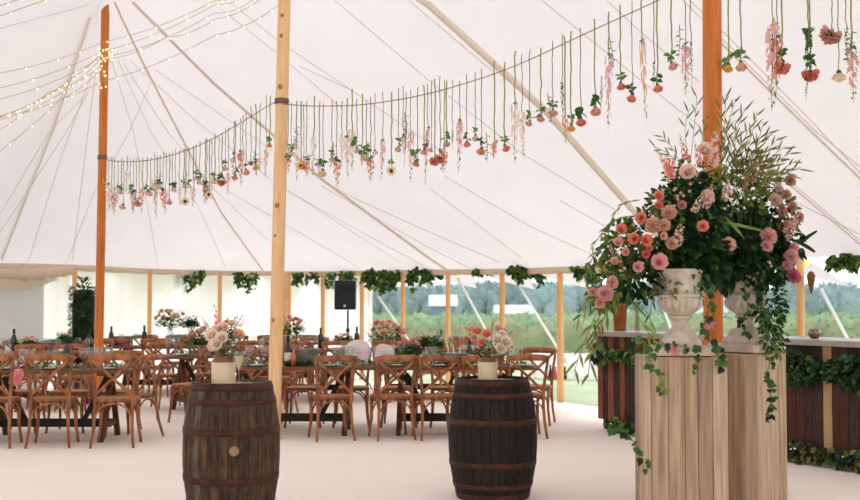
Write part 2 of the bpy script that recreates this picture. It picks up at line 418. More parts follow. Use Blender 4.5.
# grey inner sheet hung inside the left wall, by the doorway
gp = dens([P(44, 280, 19.0), P(20, 280, 18.4), P(-30, 280, 17.0)], 20, False)
wall_strip('wall_doorway', gp, M['greycloth'], amp=.01, inset=0, freq=3)
# ------------------------------------------------------------ poles
def post(name, pb, pt, r0, r1, m, label, group=None, n=20, facets=None, cat='tent pole'):
    root = empty(name, (pb.x, pb.y, 0), label, cat, group)
    b = MB(); d = pt - Vector((pb.x, pb.y, 0))
    pts = [d * (i / 8) for i in range(9)]
    b.tube(pts, [r0 + (r1 - r0) * i / 8 for i in range(9)], m, n=n)
    b.build('shaft', root)
    return root
def kpole(Pb, xt, yt, D, r, m, label, knots=()):
    top = P(xt, yt, D)
    root = post('king_pole', Pb, top, r, r * .93, m, label, 'king poles along the ridge')
    return root, top
kM, tM = kpole(PM, 286, -66, 12.5, .074, M['pine'], 'pale pine king pole standing near the barrel with the champagne glass')
kR, tR = kpole(PR, 711, -225, 9.4, .081, M['orange_pine'], 'orange timber king pole rising between the two stone urns')
kL, tL = kpole(PL, 105.3, 12, 15.5, .06, M['orange_pine'], 'slim orange king pole wrapped with fairy lights near its top')
# slanted tip of the far pole
b = MB(); q = P(105, 13, 15.5) - kL.location; rr = .06
vs = []
for k in range(12):
    a = 2 * PI * k / 12; vs.append(q + Vector((math.cos(a) * rr * .93, math.sin(a) * rr * .93, 0)))
for k in range(12):
    a = 2 * PI * k / 12; vs.append(q + Vector((math.cos(a) * rr * .9, math.sin(a) * rr * .9, .07 + .05 * math.cos(a))))
b.add(vs, [(k, (k + 1) % 12, 12 + (k + 1) % 12, 12 + k) for k in range(12)] + [tuple(range(12, 24))], M['orange_pine'])
b.build('tip', kL)
for root, px, D, py, r in ((kM, 281.7, 12.5, 101.5, .078), (kL, 102.3, 15.5, 157.5, .064), (kR, 712, 9.4, -22, .085)):
    b = MB(); c0 = P(px, py, D) - root.location
    b.lathe([(r * .9, -.03), (r, -.03), (r, .03), (r * .9, .03)], M['pole_band'], c=c0, n=16); b.build('rope_collar', root)
for px, py, s in ((284, 17, .02), (283, 37, .02), (282, 88, .025), (279, 206, .025), (277, 236, .015), (275, 320, .02)):
    b = MB(); b.lathe([(0, -.06), (.6, -.05), (1, 0), (.6, .05), (0, .06)], M['knotwood'], n=10)
    b.v = [(v[0] * s, v[2] * s * .7, v[1] * s * 1.1) for v in b.v]
    b.build('knot', kM, P(px - 1, py, 12.5) + Vector((0, -.072, 0)) - kM.location)
side_lbl = {0: 'side pole with a carved wooden cone hanging beside it, behind the bar', 3: 'side pole nearest the bar at the open edge of the lawn', 4: 'side pole seen above the second barrel jar, two ivy swags beside it',
            5: 'side pole with the grey barn showing just beside it', 6: 'side pole between the densest ivy swag and the lawn', 7: 'side pole at the corner where white wall cloth ends, near speaker', 8: 'side pole against white cloth between pine king pole and speaker',
            9: 'side pole close behind the pine king pole, first of a pair', 10: 'side pole against the white wall above the blush table bouquet', 11: 'side pole against white wall nearest the fairy-lit king pole', 12: 'stub side pole at the end of the rolled cream curtain'}
for i, lb in side_lbl.items():
    p = EAVE_FAR[i]
    w = {0: .044, 3: .052, 4: .048}.get(i, .046)
    post('side_pole', p, p + Vector((0, 0, -.02)), w, w * .92, M['side_pine'], 'slim timber ' + lb, 'side poles under the eave', n=12, cat='tent pole')
p = P(284.5, 276, 21.9)
post('side_pole', p, P(285.5, 276, 21.9), .042, .04, M['side_pine'], 'slim timber side pole half hidden by the pine king pole', 'side poles under the eave', n=12)
# ------------------------------------------------------------ straps on the roof
def strap(name, pts, r, m, label, off=.05, group=None, flat=None):
    q = roofline(pts, 16, off)
    b = MB(); o = q[0]
    b.tube([v - o for v in q], r, m, n=8)
    return tag(b.build(name, loc=o), label, 'strap', group)
strap('ridge_strap', [(420, -6), (432, 2), (549, 108), (634, 205), (668, 240)], .042, M['padding'], 'thick padded cream strap crossing the roof down toward the urns', .06)
strap('webbing_strap', [(134, 0), (214, 80), (271, 130), (324, 178), (430, 256), (448, 268)], .021, M['strap'], 'tan webbing strap running down the roof behind the pine king pole', .04)
strap('webbing_strap', [(116, 0), (145, 64), (179, 130), (221, 210), (264, 270)], .016, M['strap'], 'thin tan webbing strap beside the fairy-lit king pole', .04)
strap('webbing_strap', [(88, 17), (51, 128), (0, 258)], .013, M['strap'], 'thin webbing strap slanting down to the rolled curtain', .04)
strap('webbing_strap', [(720, 38), (812, 128), (860, 174), (990, 300)], .012, M['strap'], 'thin webbing strap above the reed blades by the second urn', .04)
strap('webbing_strap', [(726, 128), (796, 186), (860, 240), (890, 262)], .010, M['strap'], 'thin webbing strap near the eave over the bar', .04)
# outside guy straps from the overhang tips
for (x0, y0, D0, x1, y1, D1, lb) in ((515, 279, 18.6, 566, 362, 20.5, 'white guy strap outside, sloping to the windbreak'), (458, 278, 20.2, 486, 330, 22.5, 'white guy strap outside beside the far barn'), (378, 296, 22.0, 396, 322, 24, 'white guy strap outside under the densest ivy swag'),
                                ((821), 289, 13.4, 846, 336, 14.6, 'white guy strap outside beyond the votive on the bar'), (655, 285, 16, 672, 332, 18, 'white guy strap outside seen beside the first urn')):
    b = MB(); a = P(x0, y0, D0); c2 = P(x1, y1, D1); d = (c2 - a)
    if c2.z > .02: c2 = a + d * ((a.z - .0) / (a.z - c2.z))
    b.bar((0, 0, 0), c2 - a, .045, .006, M['white_cloth'], up=(0, 1, 0)); 
    md = (c2 - a) * .72
    b.bar(md, md + (c2 - a) * .06, .07, .02, M['white_cloth'], up=(0, 1, 0))
    tag(b.build('guy_strap', loc=a), lb, 'strap', 'guy straps outside the tent')
# rolled curtain at the left eave
b = MB(); q = [P(x, y, D) + Vector((0, -.12, 0)) for x, y, D in ((-90, 270, 15.6), (-40, 273, 16.9), (0, 274.5, 17.9), (30, 274.5, 18.5), (55, 273, 19.2), (73, 270, 19.7))]
q = dens(q, 6, False)
b.tube([v - q[0] for v in q], [.09 + .012 * math.sin(i * 1.9) for i in range(len(q))], M['valance'], n=14)
for k in range(1, 5):
    v = q[k * len(q) // 5] - q[0]; b.tube([v + Vector((0, -.1, .12)), v + Vector((0, -.115, 0)), v + Vector((0, -.08, -.1)), v + Vector((0, .05, -.1))], .008, M['strap'], n=5)
tag(b.build('rolled_curtain', loc=q[0]), 'cream canvas curtain rolled up under the eave above the doorway', 'curtain')
b = MB()
def sw(u, v):
    a = P(-20 + 80 * u, 279, 17.2 + 2.1 * u) + Vector((0, -.1, 0)); a.z -= v * (.16 * math.sin(PI * min(1, u * 1.02)) + .03) ; a.y -= .05 * math.sin(u * 9) * v
    return a
b.grid(sw, 24, 5, M['valance']); tag(b.build('fabric_swag'), 'soft cream swag drooping below the rolled curtain', 'drape')
# ============================================================ FLOWER PARTS (unit meshes, shared)
def petal_patch(b, m, az, r, h, spread, halfw, lip=.15, n=4):
    # cupped petal: rises from the base, curls outward at the rim
    def fn(u, v):
        a = az + (u - .5) * 2 * halfw * (math.sin(PI * (.12 + .8 * v)) ** .5)
        rr = r * (.15 + .85 * math.sin(min(1, v * 1.05) * PI / 2)) * (1 + .5 * spread * v * v) + lip * r * max(0, v - .75) * 4 * (.6 + .4 * abs(u - .5) * 2)
        z = h * (v - .1 * v ** 3) - .12 * h * (2 * abs(u - .5)) ** 2 * v
        return (rr * math.cos(a), rr * math.sin(a), z)
    b.grid(fn, n, n, m)
def rose_mesh(m, seed=0, open_=1.0):
    rd = random.Random(seed); b = MB()
    for k, (r, h, sp, hw, cnt) in enumerate(((.11, .9, 0, 1.6, 3), (.22, .93, 0, 1.1, 4), (.35, .93, .1, .85, 5), (.48, .9, .15, .75, 6), (.6, .84, .3, .66, 7), (.71, .76, .45, .6, 7), (.8, .62, .6, .55, 7))):
        for i in range(cnt):
            petal_patch(b, m, 2 * PI * i / cnt + k * .7 + rd.uniform(-.15, .15), r, h * rd.uniform(.92, 1.05) * 1.25, sp * .5, hw, .07, 4)
    b.lathe([(0, -.18), (.22, -.12), (.34, .05), (.2, .2)], M['leaf'], n=8)
    return b.mesh('rose')
def carnation_mesh(m, seed=0):
    rd = random.Random(seed); b = MB()
    for i in range(46):
        th = math.acos(1 - 1.15 * (i + .5) / 46); ph = i * 2.399
        d = Vector((math.sin(th) * math.cos(ph), math.sin(th) * math.sin(ph), math.cos(th)))
        s = d.cross(Vector((rd.uniform(-1, 1), rd.uniform(-1, 1), rd.uniform(-1, 1)))).normalized()
        t = d.cross(s)
        base = Vector((0, 0, .1)); L = rd.uniform(.8, 1.02); W = .36
        vs = [base]
        for j in range(5):
            w = (j / 4 - .5) * 2
            vs.append(base + d * (L * (1 - .12 * w * w) + (.07 if j % 2 else -.04)) + s * W * w + t * (.14 if j % 2 else -.1))
        b.add(vs, [(0, j + 1, j + 2) for j in range(4)], m)
    b.lathe([(0, -.2), (.16, -.15), (.24, .15), (.1, .3)], M['leaf'], n=8)
    return b.mesh('carnation')
def spike_mesh(m, seed=0, n=22, ratio=.14, tip=None, green=.25):
    """flower spike of small blossoms along +Z, length 1"""
    rd = random.Random(seed); b = MB()
    b.tube([(0, 0, 0), (.01, 0, .35), (-.008, .006, .7), (0, 0, 1)], [.013, .012, .009, .004], M['stem_light'], n=5)
    for i in range(n):
        t = (i + .5) / n; a = i * 2.4; r = ratio * (1 - .6 * t ** 1.5) * rd.uniform(.75, 1.1)
        c = Vector((math.cos(a) * r * .6, math.sin(a) * r * .6, t * .94 + rd.uniform(-.02, .02)))
        mm = (tip or M['leaf_lime']) if t > 1 - green else m
        s = r * (.66 if t <= 1 - green else .45)
        ax = Vector((math.cos(a), math.sin(a), -.25)).normalized(); u = ax.orthogonal().normalized(); w = ax.cross(u)
        for k in range(5):
            q = 2 * PI * k / 5 + a; e = u * math.cos(q) + w * math.sin(q); e2 = u * math.cos(q + .6) + w * math.sin(q + .6); e0 = u * math.cos(q - .6) + w * math.sin(q - .6)
            b.add([c, c + e0 * s * .7 + ax * s * .35, c + e * s + ax * s * .55, c + e2 * s * .7 + ax * s * .35], [(0, 1, 2, 3)], mm)
    return b.mesh('flower_spike')
def gladiolus_mesh(m, seed=0):
    rd = random.Random(seed); b = MB()
    b.tube([(0, 0, 0), (.02, 0, .5), (0, 0, 1)], [.018, .014, .006], M['stem_light'], n=5)
    for i in range(11):
        t = .04 + .8 * i / 11; a = (0 if i % 2 else PI) + rd.uniform(-.8, .8); r = .15 * (1 - .6 * t)
        c = Vector((math.cos(a) * .03, math.sin(a) * .03, t)); d = Vector((math.cos(a), math.sin(a), .5)).normalized()
        for k in range(6):
            q = 2 * PI * k / 6; u = d.orthogonal().normalized(); w = d.cross(u); e = (u * math.cos(q) + w * math.sin(q)) * .6 + d * .7
            b.leaf(c, e, d, r * 1.5, r * .8, m, .1, .2)
    for i in range(4): b.leaf((0, 0, .82 + i * .03), (.3 if i % 2 else -.3, .1, .8), (0, 1, 0), .12, .05, M['leaf_lime'])
    return b.mesh('gladiolus')
def daisy_mesh(m):
    b = MB()
    for k in range(15):
        a = 2 * PI * k / 15
        b.leaf((.18 * math.cos(a), .18 * math.sin(a), .1), (math.cos(a), math.sin(a), .12 + .06 * (k % 2)), (0, 0, 1), .84, .34, m, .05, .1)
    b.lathe([(0, .02), (.34, .06), (.36, .16), (.2, .26), (0, .28)], M['centre'], n=14)
    b.lathe([(0, -.12), (.2, -.05), (.3, .07)], M['leaf'], n=8)
    return b.mesh('daisy')
def leaves_mesh(m, n=6, seed=0, L=1.0, up=.0, W=.74):
    rd = random.Random(seed); b = MB()
    for i in range(n):
        a = i * 2.4 + rd.uniform(-.3, .3)
        b.leaf((0, 0, rd.uniform(-.35, .35)), (math.cos(a), math.sin(a), up + rd.uniform(-.9, 1.1)), (rd.uniform(-1, 1), rd.uniform(-1, 1), .5), L * rd.uniform(.7, 1.1), L * W * rd.uniform(.8, 1.1), m, .1, .2)
    return b.mesh('leaves')
def sprig_mesh(m, seed=0):
    rd = random.Random(seed); b = MB()
    b.tube([(0, 0, 0), (.03, .01, .5), (0, 0, 1)], [.015, .012, .006], M['stem_light'], n=4)
    for i in range(9):
        t = .1 + .85 * i / 9; a = i * 2.1
        b.leaf((0, 0, t), (math.cos(a), math.sin(a), .4), (0, 0, 1), .2, .1, m)
    return b.mesh('sprig')
FL = {}
for c in ('coral', 'pink', 'peach', 'cream', 'red', 'dusky', 'blush'):
    FL['rose_' + c] = [rose_mesh(M[c], s) for s in (1, 2)]
for c in ('coral', 'pink', 'dusky', 'blush', 'peach', 'magenta'): FL['carnation_' + c] = [carnation_mesh(M[c], s) for s in (1, 2)]
for c in ('coral', 'pink', 'blush', 'white', 'red', 'cream', 'peach', 'dusky'): FL['spike_' + c] = [spike_mesh(M[c], s) for s in (1, 2)]
FL['spike_thick'] = [spike_mesh(M['leaf'], 5, 30, .1, M['leaf_dark'], .3)]
FL['spike_green'] = [spike_mesh(M['leaf_grey'], 6, 22, .1, M['leaf_lime'], .4)]
FL['gladiolus_cream'] = [gladiolus_mesh(M['peach'], 1), gladiolus_mesh(M['cream'], 2)]
FL['daisy_cream'] = [daisy_mesh(M['cream'])]; FL['daisy_yellow'] = [daisy_mesh(M['yellow'])]
LV = {k: [leaves_mesh(M[k], 7, s) for s in (1, 2, 3)] for k in ('leaf', 'leaf_dark', 'leaf_lime')}
LV['leaf'] = [leaves_mesh(M['leaf_fresh'], 7, s) for s in (1, 2, 3)]; LV['leaf_dark'] = [leaves_mesh(M['leaf'], 7, s) for s in (4, 5)]
SPR = [sprig_mesh(M['leaf_grey'], 1), sprig_mesh(M['leaf'], 2)]
STEMS = {}
for mk in ('stem', 'stem_brown', 'stem_light'):
    STEMS[mk] = []
    for s in range(4):
        rd = random.Random(s * 5 + 1); b = MB(); N = 9
        pts = [(rd.uniform(-.006, .006), rd.uniform(-.006, .006), -i / (N - 1)) for i in range(N)]
        # x/y are metres (scaled only in z)
        b.tube(pts, [(.0068 if mk == 'stem_light' else .0042) * (1 - .2 * i / N) for i in range(N)], M[mk], n=6)
        STEMS[mk].append(b.mesh('stem'))
# ============================================================ GARLAND
def interp(tab, t):
    for (a, za), (c, zc) in zip(tab[:-1], tab[1:]):
        if t <= c: 
            u = (t - a) / (c - a); return za + (zc - za) * u
    return tab[-1][1]
def smooth_tab(tab):
    pts = [Vector((a, 0, z)) for a, z in tab]; d = dens(pts, 6, False); return [(p.x, p.z) for p in d]
def px_tab(A, B, ypts, n=36):
    out = []
    for i in range(n + 1):
        t = i / n; p = A.lerp(B, t); p.z = 3.6; v = p - CAM; c = 430 + F * v.x / v.dot(_F)
        q = sorted(ypts); y = q[0][1] if c <= q[0][0] else q[-1][1]
        for (x0, y0), (x1, y1) in zip(q[:-1], q[1:]):
            if x0 <= c <= x1: y = y0 + (y1 - y0) * (c - x0) / (x1 - x0)
        out.append([t, P(c, y, p.y).z])
    for _ in range(3):
        for i in range(1, n): out[i][1] = (out[i - 1][1] + 2 * out[i][1] + out[i + 1][1]) / 4
    return [tuple(o) for o in out]
TMR = px_tab(PM, PR, [(270, 102), (283, 104.5), (315, 106.6), (364, 105.2), (412, 97.7), (437, 92), (475, 80.5), (507, 70), (536, 57), (552, 50), (570, 40.5), (610, 22.5), (645, 6.5), (660, 0), (711, -24)])
TML = px_tab(PM, PL, [(99, 158), (109, 160.6), (121, 162), (137, 161.6), (153, 160), (165, 157.4), (179, 153), (194, 148), (213.6, 138.5), (229, 129.7), (245.4, 120.2), (257.5, 112), (273, 102)])
TRX = smooth_tab([(0, 4.17), (.15, 3.98), (.3, 3.88), (.6, 3.86), (1, 4.2)])
def seg_point(A, B, tab, t):
    p = A.lerp(B, t); p.z = interp(tab, t); return p
def seg_at_px(A, B, tab, x):
    # parameter on the span that projects to column x (approx. at mid height)
    lo, hi = 0.0, 1.0
    def col_of(t):
        p = seg_point(A, B, tab, t); v = p - CAM
        dep = v.dot(_F); return 430 + F * v.x / dep
    s = col_of(1) - col_of(0)
    for _ in range(40):
        m_ = (lo + hi) / 2
        if (col_of(m_) - x) * s < 0: lo = m_
        else: hi = m_
    return lo
def rope(name, A, B, tab, label):
    b = MB(); o = seg_point(A, B, tab, 0)
    pts = [seg_point(A, B, tab, i / 40) - o for i in range(41)]
    b.tube(pts, .0055, M['rope'], n=6)
    return tag(b.build(name, loc=o), label, 'rope', 'ropes carrying the hanging flowers')
rope('garland_rope', PM, PR, TMR, 'thin rope of hanging flowers strung from pine king pole to urn king pole')
rope('garland_rope', PM, PL, TML, 'thin rope of hanging flowers strung from pine king pole to fairy-lit king pole')
rope('garland_rope', PR, PR2, TRX, 'thin rope of hanging flowers strung beyond the urn king pole over the bar')
COLN = {'coral': 'coral', 'pink': 'pink', 'peach': 'peach', 'cream': 'cream', 'red': 'red', 'dusky': 'dusky pink', 'blush': 'blush', 'white': 'white', 'green': 'green', 'thick': 'leafy green', 'yellow': 'yellow', 'magenta': 'magenta'}
KN = {'rose': ('hanging_rose', 'rose'), 'carnation': ('hanging_carnation', 'carnation'), 'spike': ('hanging_flower_spike', 'flower spike'), 'gladiolus': ('hanging_gladiolus', 'gladiolus'), 'daisy': ('hanging_daisy', 'daisy')}
def ordinal(n):
    return '%d%s' % (n, 'th' if 10 <= n % 100 <= 20 else {1: 'st', 2: 'nd', 3: 'rd'}.get(n % 10, 'th'))
def px_y(p):
    v = p - CAM; return 250 - F * v.dot(_U) / v.dot(_F)
def px_x(p):
    v = p - CAM; return 430 + F * v.x / v.dot(_F)
def hang(x, ytop, yb, typ, size, leafk, span, idx, off, side, leafsz=None, second=None, ytip=None, sprig=False):
    """x column; ytop top of the stem; yb centre of bloom (spikes: start); ytip end of a spike; size = radius px"""
    A, B, tab, where = span
    t = seg_at_px(A, B, tab, x); p = seg_point(A, B, tab, t)
    D = p.y + off; ppm = F / D
    p = Vector(((x - 430) / F * D, D, 0)); 
    ztop = P(x, ytop, D).z; zb = P(x, yb, D).z
    base, c = typ.split('_')
    nm, kn = KN[base]
    root = empty(nm, (p.x, p.y, ztop), '%s %s hanging head down, %s stem from %s' % (COLN[c], kn, ordinal(idx), where), 'hanging flower', 'flowers hung head down on the garland rope')
    L = ztop - zb
    mk = 'stem_light' if (base in ('gladiolus', 'daisy') or c == 'yellow' or c == 'thick') else R.choice(['stem', 'stem_brown', 'stem_brown', 'stem_light'])
    st = link('stem', R.choice(STEMS[mk]), root); st.scale = (1, 1, L)
    st.rotation_euler = (0, 0, R.uniform(0, 6))
    r = size * 1.18 / ppm
    bl = link('blossom', R.choice(FL[typ]), root)
    if base in ('spike', 'gladiolus'):
        ze = P(x, ytip, D).z
        s = max(.05, zb - ze); bl.location = (0, 0, -L); w = min(1.6, (r / .14) / s) if base == 'spike' else 1.1
        bl.scale = (s * w, s * w, s); bl.rotation_euler = (PI + R.uniform(-.05, .05), R.uniform(-.06, .06), R.uniform(0, 6))
    elif base == 'daisy':
        bl.location = (0, -.02, -L); bl.scale = (r, r, r); bl.rotation_euler = (PI / 2 + .25, 0, R.uniform(-.4, .4))
    else:
        bl.location = (0, 0, -L + r * .55); bl.scale = (r * .9, r * .9, r * (1.25 if base == 'rose' else 1)); bl.rotation_euler = (PI + R.uniform(-.45, .45), R.uniform(-.35, .35), R.uniform(0, 6))
    if leafk:
        lz = (leafsz if leafsz else (size * 1.25)) * (1.25 if x > 279 else 1.0)
        lf = link('leaves', R.choice(LV[leafk]), root); q = lz / ppm * .85
        lf.location = (R.uniform(-.01, .01), 0, -L + (r * 1.5 if base in ('rose', 'carnation', 'daisy') else .02)); lf.scale = (q, q, q); lf.rotation_euler = (R.uniform(-.3, .3), R.uniform(-.3, .3), R.uniform(0, 6))
    if sprig:
        s2 = link('sprig', R.choice(SPR), root); q = .28
        s2.location = (R.uniform(-.05, .05), .01, -L + .18); s2.rotation_euler = (PI, R.uniform(-.2, .2), 0); s2.scale = (q, q, q)
    return root
SPL = (PM, PL, TML, 'pine pole toward the fairy-lit pole'); SPR_ = (PM, PR, TMR, 'pine pole toward the urns'); SPX = (PR, PR2, TRX, 'urn pole out over the bar')
# (x, ytop, ybloom, type, size px, leaves, [ytip for spikes], leafsize)
left_list = [
 (269, 96, 145, 'rose_coral', 3.0, 'leaf', None, 5), (265.5, 95, 150, 'spike_pink', 2.2, None, 178, 0), (259, 103, 158, 'spike_blush', 3, None, 172, 0), (255, 104, 167, 'rose_yellow', 3.5, 'leaf_dark', None, 5), (250, 106, 164, 'carnation_peach', 3.2, None, None, 0),
 (245, 112, 172, 'rose_peach', 4, 'leaf', None, 4), (242, 115, 150, 'spike_white', 2, None, 176, 0), (239.6, 118, 155, 'spike_red', 2.6, 'leaf_dark', 186, 5), (234.5, 121, 177, 'rose_coral', 3.6, 'leaf', None, 4.5), (233, 121, 160, 'rose_blush', 3.4, 'leaf_lime', None, 3),
 (227.5, 128, 174, 'spike_pink', 2.2, None, 195, 0), (224.5, 128, 168, 'rose_cream', 3.4, 'leaf', None, 4), (221, 133, 184, 'carnation_coral', 4.5, 'leaf_dark', None, 6), (218, 136, 182, 'rose_peach', 3, 'leaf', None, 4), (214, 134, 181, 'rose_blush', 3.6, 'leaf_lime', None, 4),
 (211, 140, 176, 'spike_white', 2.2, 'leaf', 192, 3), (208.6, 139, 194.5, 'daisy_cream', 3.8, None, None, 0), (206, 139, 193, 'carnation_peach', 3.6, None, None, 0), (204.6, 138, 186, 'spike_coral', 2.6, 'leaf_dark', 205, 6), (199, 141, 182, 'rose_blush', 3.4, 'leaf_dark', None, 5),
 (195, 144, 178, 'rose_cream', 2.8, 'leaf', None, 5), (192.6, 146, 188, 'spike_pink', 2.2, None, 208, 0), (188, 147, 186, 'rose_blush', 2.6, 'leaf', None, 4), (184.8, 149, 201.5, 'daisy_cream', 4.2, None, None, 0), (183, 148, 186, 'rose_cream', 2.6, 'leaf', None, 4),
 (178.5, 150, 187, 'spike_white', 2, None, 206, 0), (174.5, 149, 190, 'rose_blush', 2.8, 'leaf_dark', None, 4.5), (171.5, 151, 189, 'rose_peach', 2.6, 'leaf_dark', None, 4.5), (168.6, 153, 202, 'rose_peach', 3.4, None, None, 0), (165.2, 153, 190, 'spike_pink', 2.2, None, 214, 0),
 (162.4, 152, 192, 'spike_red', 3.0, 'leaf_dark', 210, 4), (159, 155, 187, 'rose_cream', 2.6, 'leaf_dark', None, 5), (156, 156, 184, 'spike_white', 2.2, None, 200, 0), (153.4, 153, 180, 'spike_dusky', 2.4, None, 219, 0), (149.6, 157, 194, 'rose_blush', 3, 'leaf', None, 5), (146, 157, 193, 'rose_peach', 2.6, 'leaf', None, 5),
 (141.6, 158, 188, 'spike_coral', 2.2, None, 215, 0), (138, 157, 205, 'carnation_peach', 3.8, 'leaf', None, 4), (135, 158, 203, 'rose_peach', 3, None, None, 0), (132.4, 159, 194, 'spike_coral', 2.4, 'leaf_dark', 215, 4.5), (129, 158, 192, 'rose_blush', 2.4, 'leaf', None, 5), (126, 156, 172, 'spike_white', 2.4, None, 194, 0),
 (122.4, 160, 206.5, 'rose_peach', 3.6, None, None, 0), (120.5, 158, 192, 'rose_pink', 2.6, 'leaf', None, 5), (117, 160, 188, 'spike_white', 2.2, 'leaf', 204, 3), (113.2, 158, 196, 'spike_red', 2.8, None, 215, 0), (110.6, 157, 188, 'spike_blush', 2.4, None, 206, 0), (107.4, 157, 186, 'spike_white', 3, 'leaf', 212, 3), (101.5, 158, 176, 'spike_cream', 3.4, 'leaf', 214, 3)]
FL['rose_white'] = [rose_mesh(M['white'], 9)]; FL['carnation_white'] = [carnation_mesh(M['white'], 7)]
FL['rose_yellow'] = [rose_mesh(M['yellow'], 3)]
right_list = [
 (280.6, 98, 142, 'spike_blush', 2.4, None, 172, 0), (287.6, 100, 158, 'spike_coral', 2.6, 'leaf', 174, 5), (290.8, 102, 153, 'rose_blush', 3.2, 'leaf', None, 5), (296, 101, 140, 'spike_white', 2.4, None, 182, 0), (300.4, 101, 166, 'daisy_yellow', 4.2, None, None, 0), (303, 104, 168, 'carnation_peach', 3.4, None, None, 0),
 (306, 101, 161, 'spike_coral', 3.2, 'leaf', 177, 5), (313.6, 96, 138, 'spike_white', 2.8, None, 178, 0), (318.8, 102, 164, 'spike_blush', 2.2, 'leaf_dark', 176, 5), (322.6, 103, 173, 'rose_cream', 5, 'leaf', None, 5), (331.6, 100, 159, 'rose_blush', 3.4, 'leaf', None, 4),
 (336.2, 101, 162, 'spike_coral', 3.6, 'leaf_dark', 188, 5), (341.4, 101, 134, 'spike_white', 2.4, None, 168, 0), (346.6, 98, 139, 'spike_blush', 3.0, 'leaf', 178, 3), (351.6, 89, 130, 'spike_white', 3.2, None, 172, 0), (356.4, 99, 150, 'rose_blush', 4, 'leaf', None, 7), (362, 94, 155, 'gladiolus_cream', 6, 'leaf', 166, 6), (366, 100, 157, 'rose_cream', 4.6, 'leaf', None, 6),
 (370.4, 97, 160, 'spike_coral', 3.8, 'leaf', 182, 4), (374.6, 93, 152, 'rose_blush', 3.2, None, None, 0), (382.6, 92, 142, 'spike_pink', 2.6, 'leaf', 181, 2.5), (391.4, 92, 171, 'daisy_cream', 5.2, 'leaf_lime', None, 4), (398.4, 88, 149, 'rose_peach', 3.8, 'leaf', None, 5), (403, 86, 138, 'spike_cream', 2.4, 'leaf_dark', 153, 3), (406, 92, 130, 'spike_green', 1.6, None, 170, 0),
 (410.4, 90, 133, 'spike_pink', 3, None, 183, 0), (417.4, 87, 163.5, 'rose_coral', 4, 'leaf', None, 8), (424.2, 85, 152, 'rose_pink', 3.6, 'leaf_dark', None, 4.5), (427.6, 84, 131, 'spike_dusky', 2, 'leaf', 186, 2.5), (431.5, 80, 150, 'rose_pink', 2.8, None, None, 0), (435, 79, 163, 'carnation_coral', 5.2, None, None, 0), (440, 76, 161, 'carnation_coral', 5.6, 'leaf', None, 3), (444.5, 80, 152, 'spike_coral', 3.4, None, 173, 0),
 (446.6, 81, 143.5, 'rose_pink', 4, 'leaf', None, 5.5), (452.6, 80, 130, 'spike_green', 1.6, None, 151, 0), (460, 81, 122, 'spike_pink', 3.2, 'leaf', 173, 2.5), (467, 74, 144, 'rose_coral', 4, 'leaf', None, 5), (475.6, 72, 138, 'rose_blush', 4, 'leaf', None, 4), (482, 69, 151, 'rose_coral', 5, 'leaf_dark', None, 6),
 (494.6, 61, 140, 'gladiolus_cream', 6, None, 159, 0), (505, 62, 148, 'rose_coral', 4.6, 'leaf', None, 6), (515.6, 51, 106, 'spike_white', 4, 'leaf', 164, 3), (522.6, 54, 113, 'spike_blush', 3, None, 159, 0), (530.4, 49, 123, 'rose_pink', 4, 'leaf', None, 6), (541.6, 48, 118.5, 'rose_coral', 4.4, 'leaf', None, 7), (553.6, 41, 113, 'rose_peach', 4.8, 'leaf', None, 7),
 (563.4, 34, 86, 'spike_green', 2.6, 'leaf', 128, 2.5), (566, 36, 116, 'spike_coral', 2.8, None, 144, 0), (572, 31, 128, 'rose_yellow', 4.4, 'leaf_lime', None, 6), (581.8, 28, 122, 'rose_coral', 5.4, 'leaf_dark', None, 8), (596.2, 19, 111, 'rose_peach', 6, 'leaf_dark', None, 8), (603, 76, 86, 'spike_green', 1.8, None, 110, 0),
 (610.4, 12, 58, 'spike_pink', 3.6, 'leaf_dark', 130, 3.5), (622, 5, 86, 'rose_coral', 5, 'leaf', None, 7), (634, 1, 98, 'rose_coral', 5.2, 'leaf_dark', None, 7), (643.6, -4, 44, 'spike_peach', 3.2, 'leaf_lime', 122, 3.5), (659, -8, 88, 'rose_coral', 5.4, 'leaf_dark', None, 7), (656, 0, 62, 'spike_green', 1.8, None, 92, 0),
 (673.4, -12, 66, 'rose_pink', 5.4, 'leaf', None, 7), (688, -16, 46, 'spike_pink', 4.4, 'leaf', 98, 4), (693, -14, 42, 'spike_green', 2.0, None, 92, 0)]
over_list = [
 (731.5, -24, 68, 'rose_yellow', 5.4, 'leaf', None, 10), (743.4, -22, 66, 'rose_peach', 6.4, 'leaf', None, 8), (776, -16, 28, 'spike_pink', 7, None, 112, 0), (780, -18, 40, 'spike_coral', 5, 'leaf', 100, 4), (785, -14, 70, 'carnation_coral', 8.5, 'leaf_dark', None, 9), (812, -12, 36, 'spike_thick', 4.5, 'leaf_dark', 101, 8), (813.5, -10, 77, 'carnation_red', 8.5, 'leaf_dark', None, 10),
 (835.6, -8, 39, 'carnation_dusky', 11, None, None, 0), (842, -6, 76, 'rose_cream', 7.2, None, None, 6), (850, -6, 28, 'spike_green', 2.6, None, 62, 0), (855.5, -4, 50, 'spike_dusky', 5.4, 'leaf', 104, 6)]
FL['carnation_red'] = [carnation_mesh(M['red'], 4)]
for lst, span, in ((left_list, SPL), (right_list, SPR_), (over_list, SPX)):
    for k, e in enumerate(lst):
        x, yt, yb, ty, sz, lk, ytip, ls = e
        hang(x, yt, yb, ty, sz, lk, span, k + 1, -.012 if k % 2 else .0, 0, ls, ytip=ytip, sprig=(k % 7 == 3))
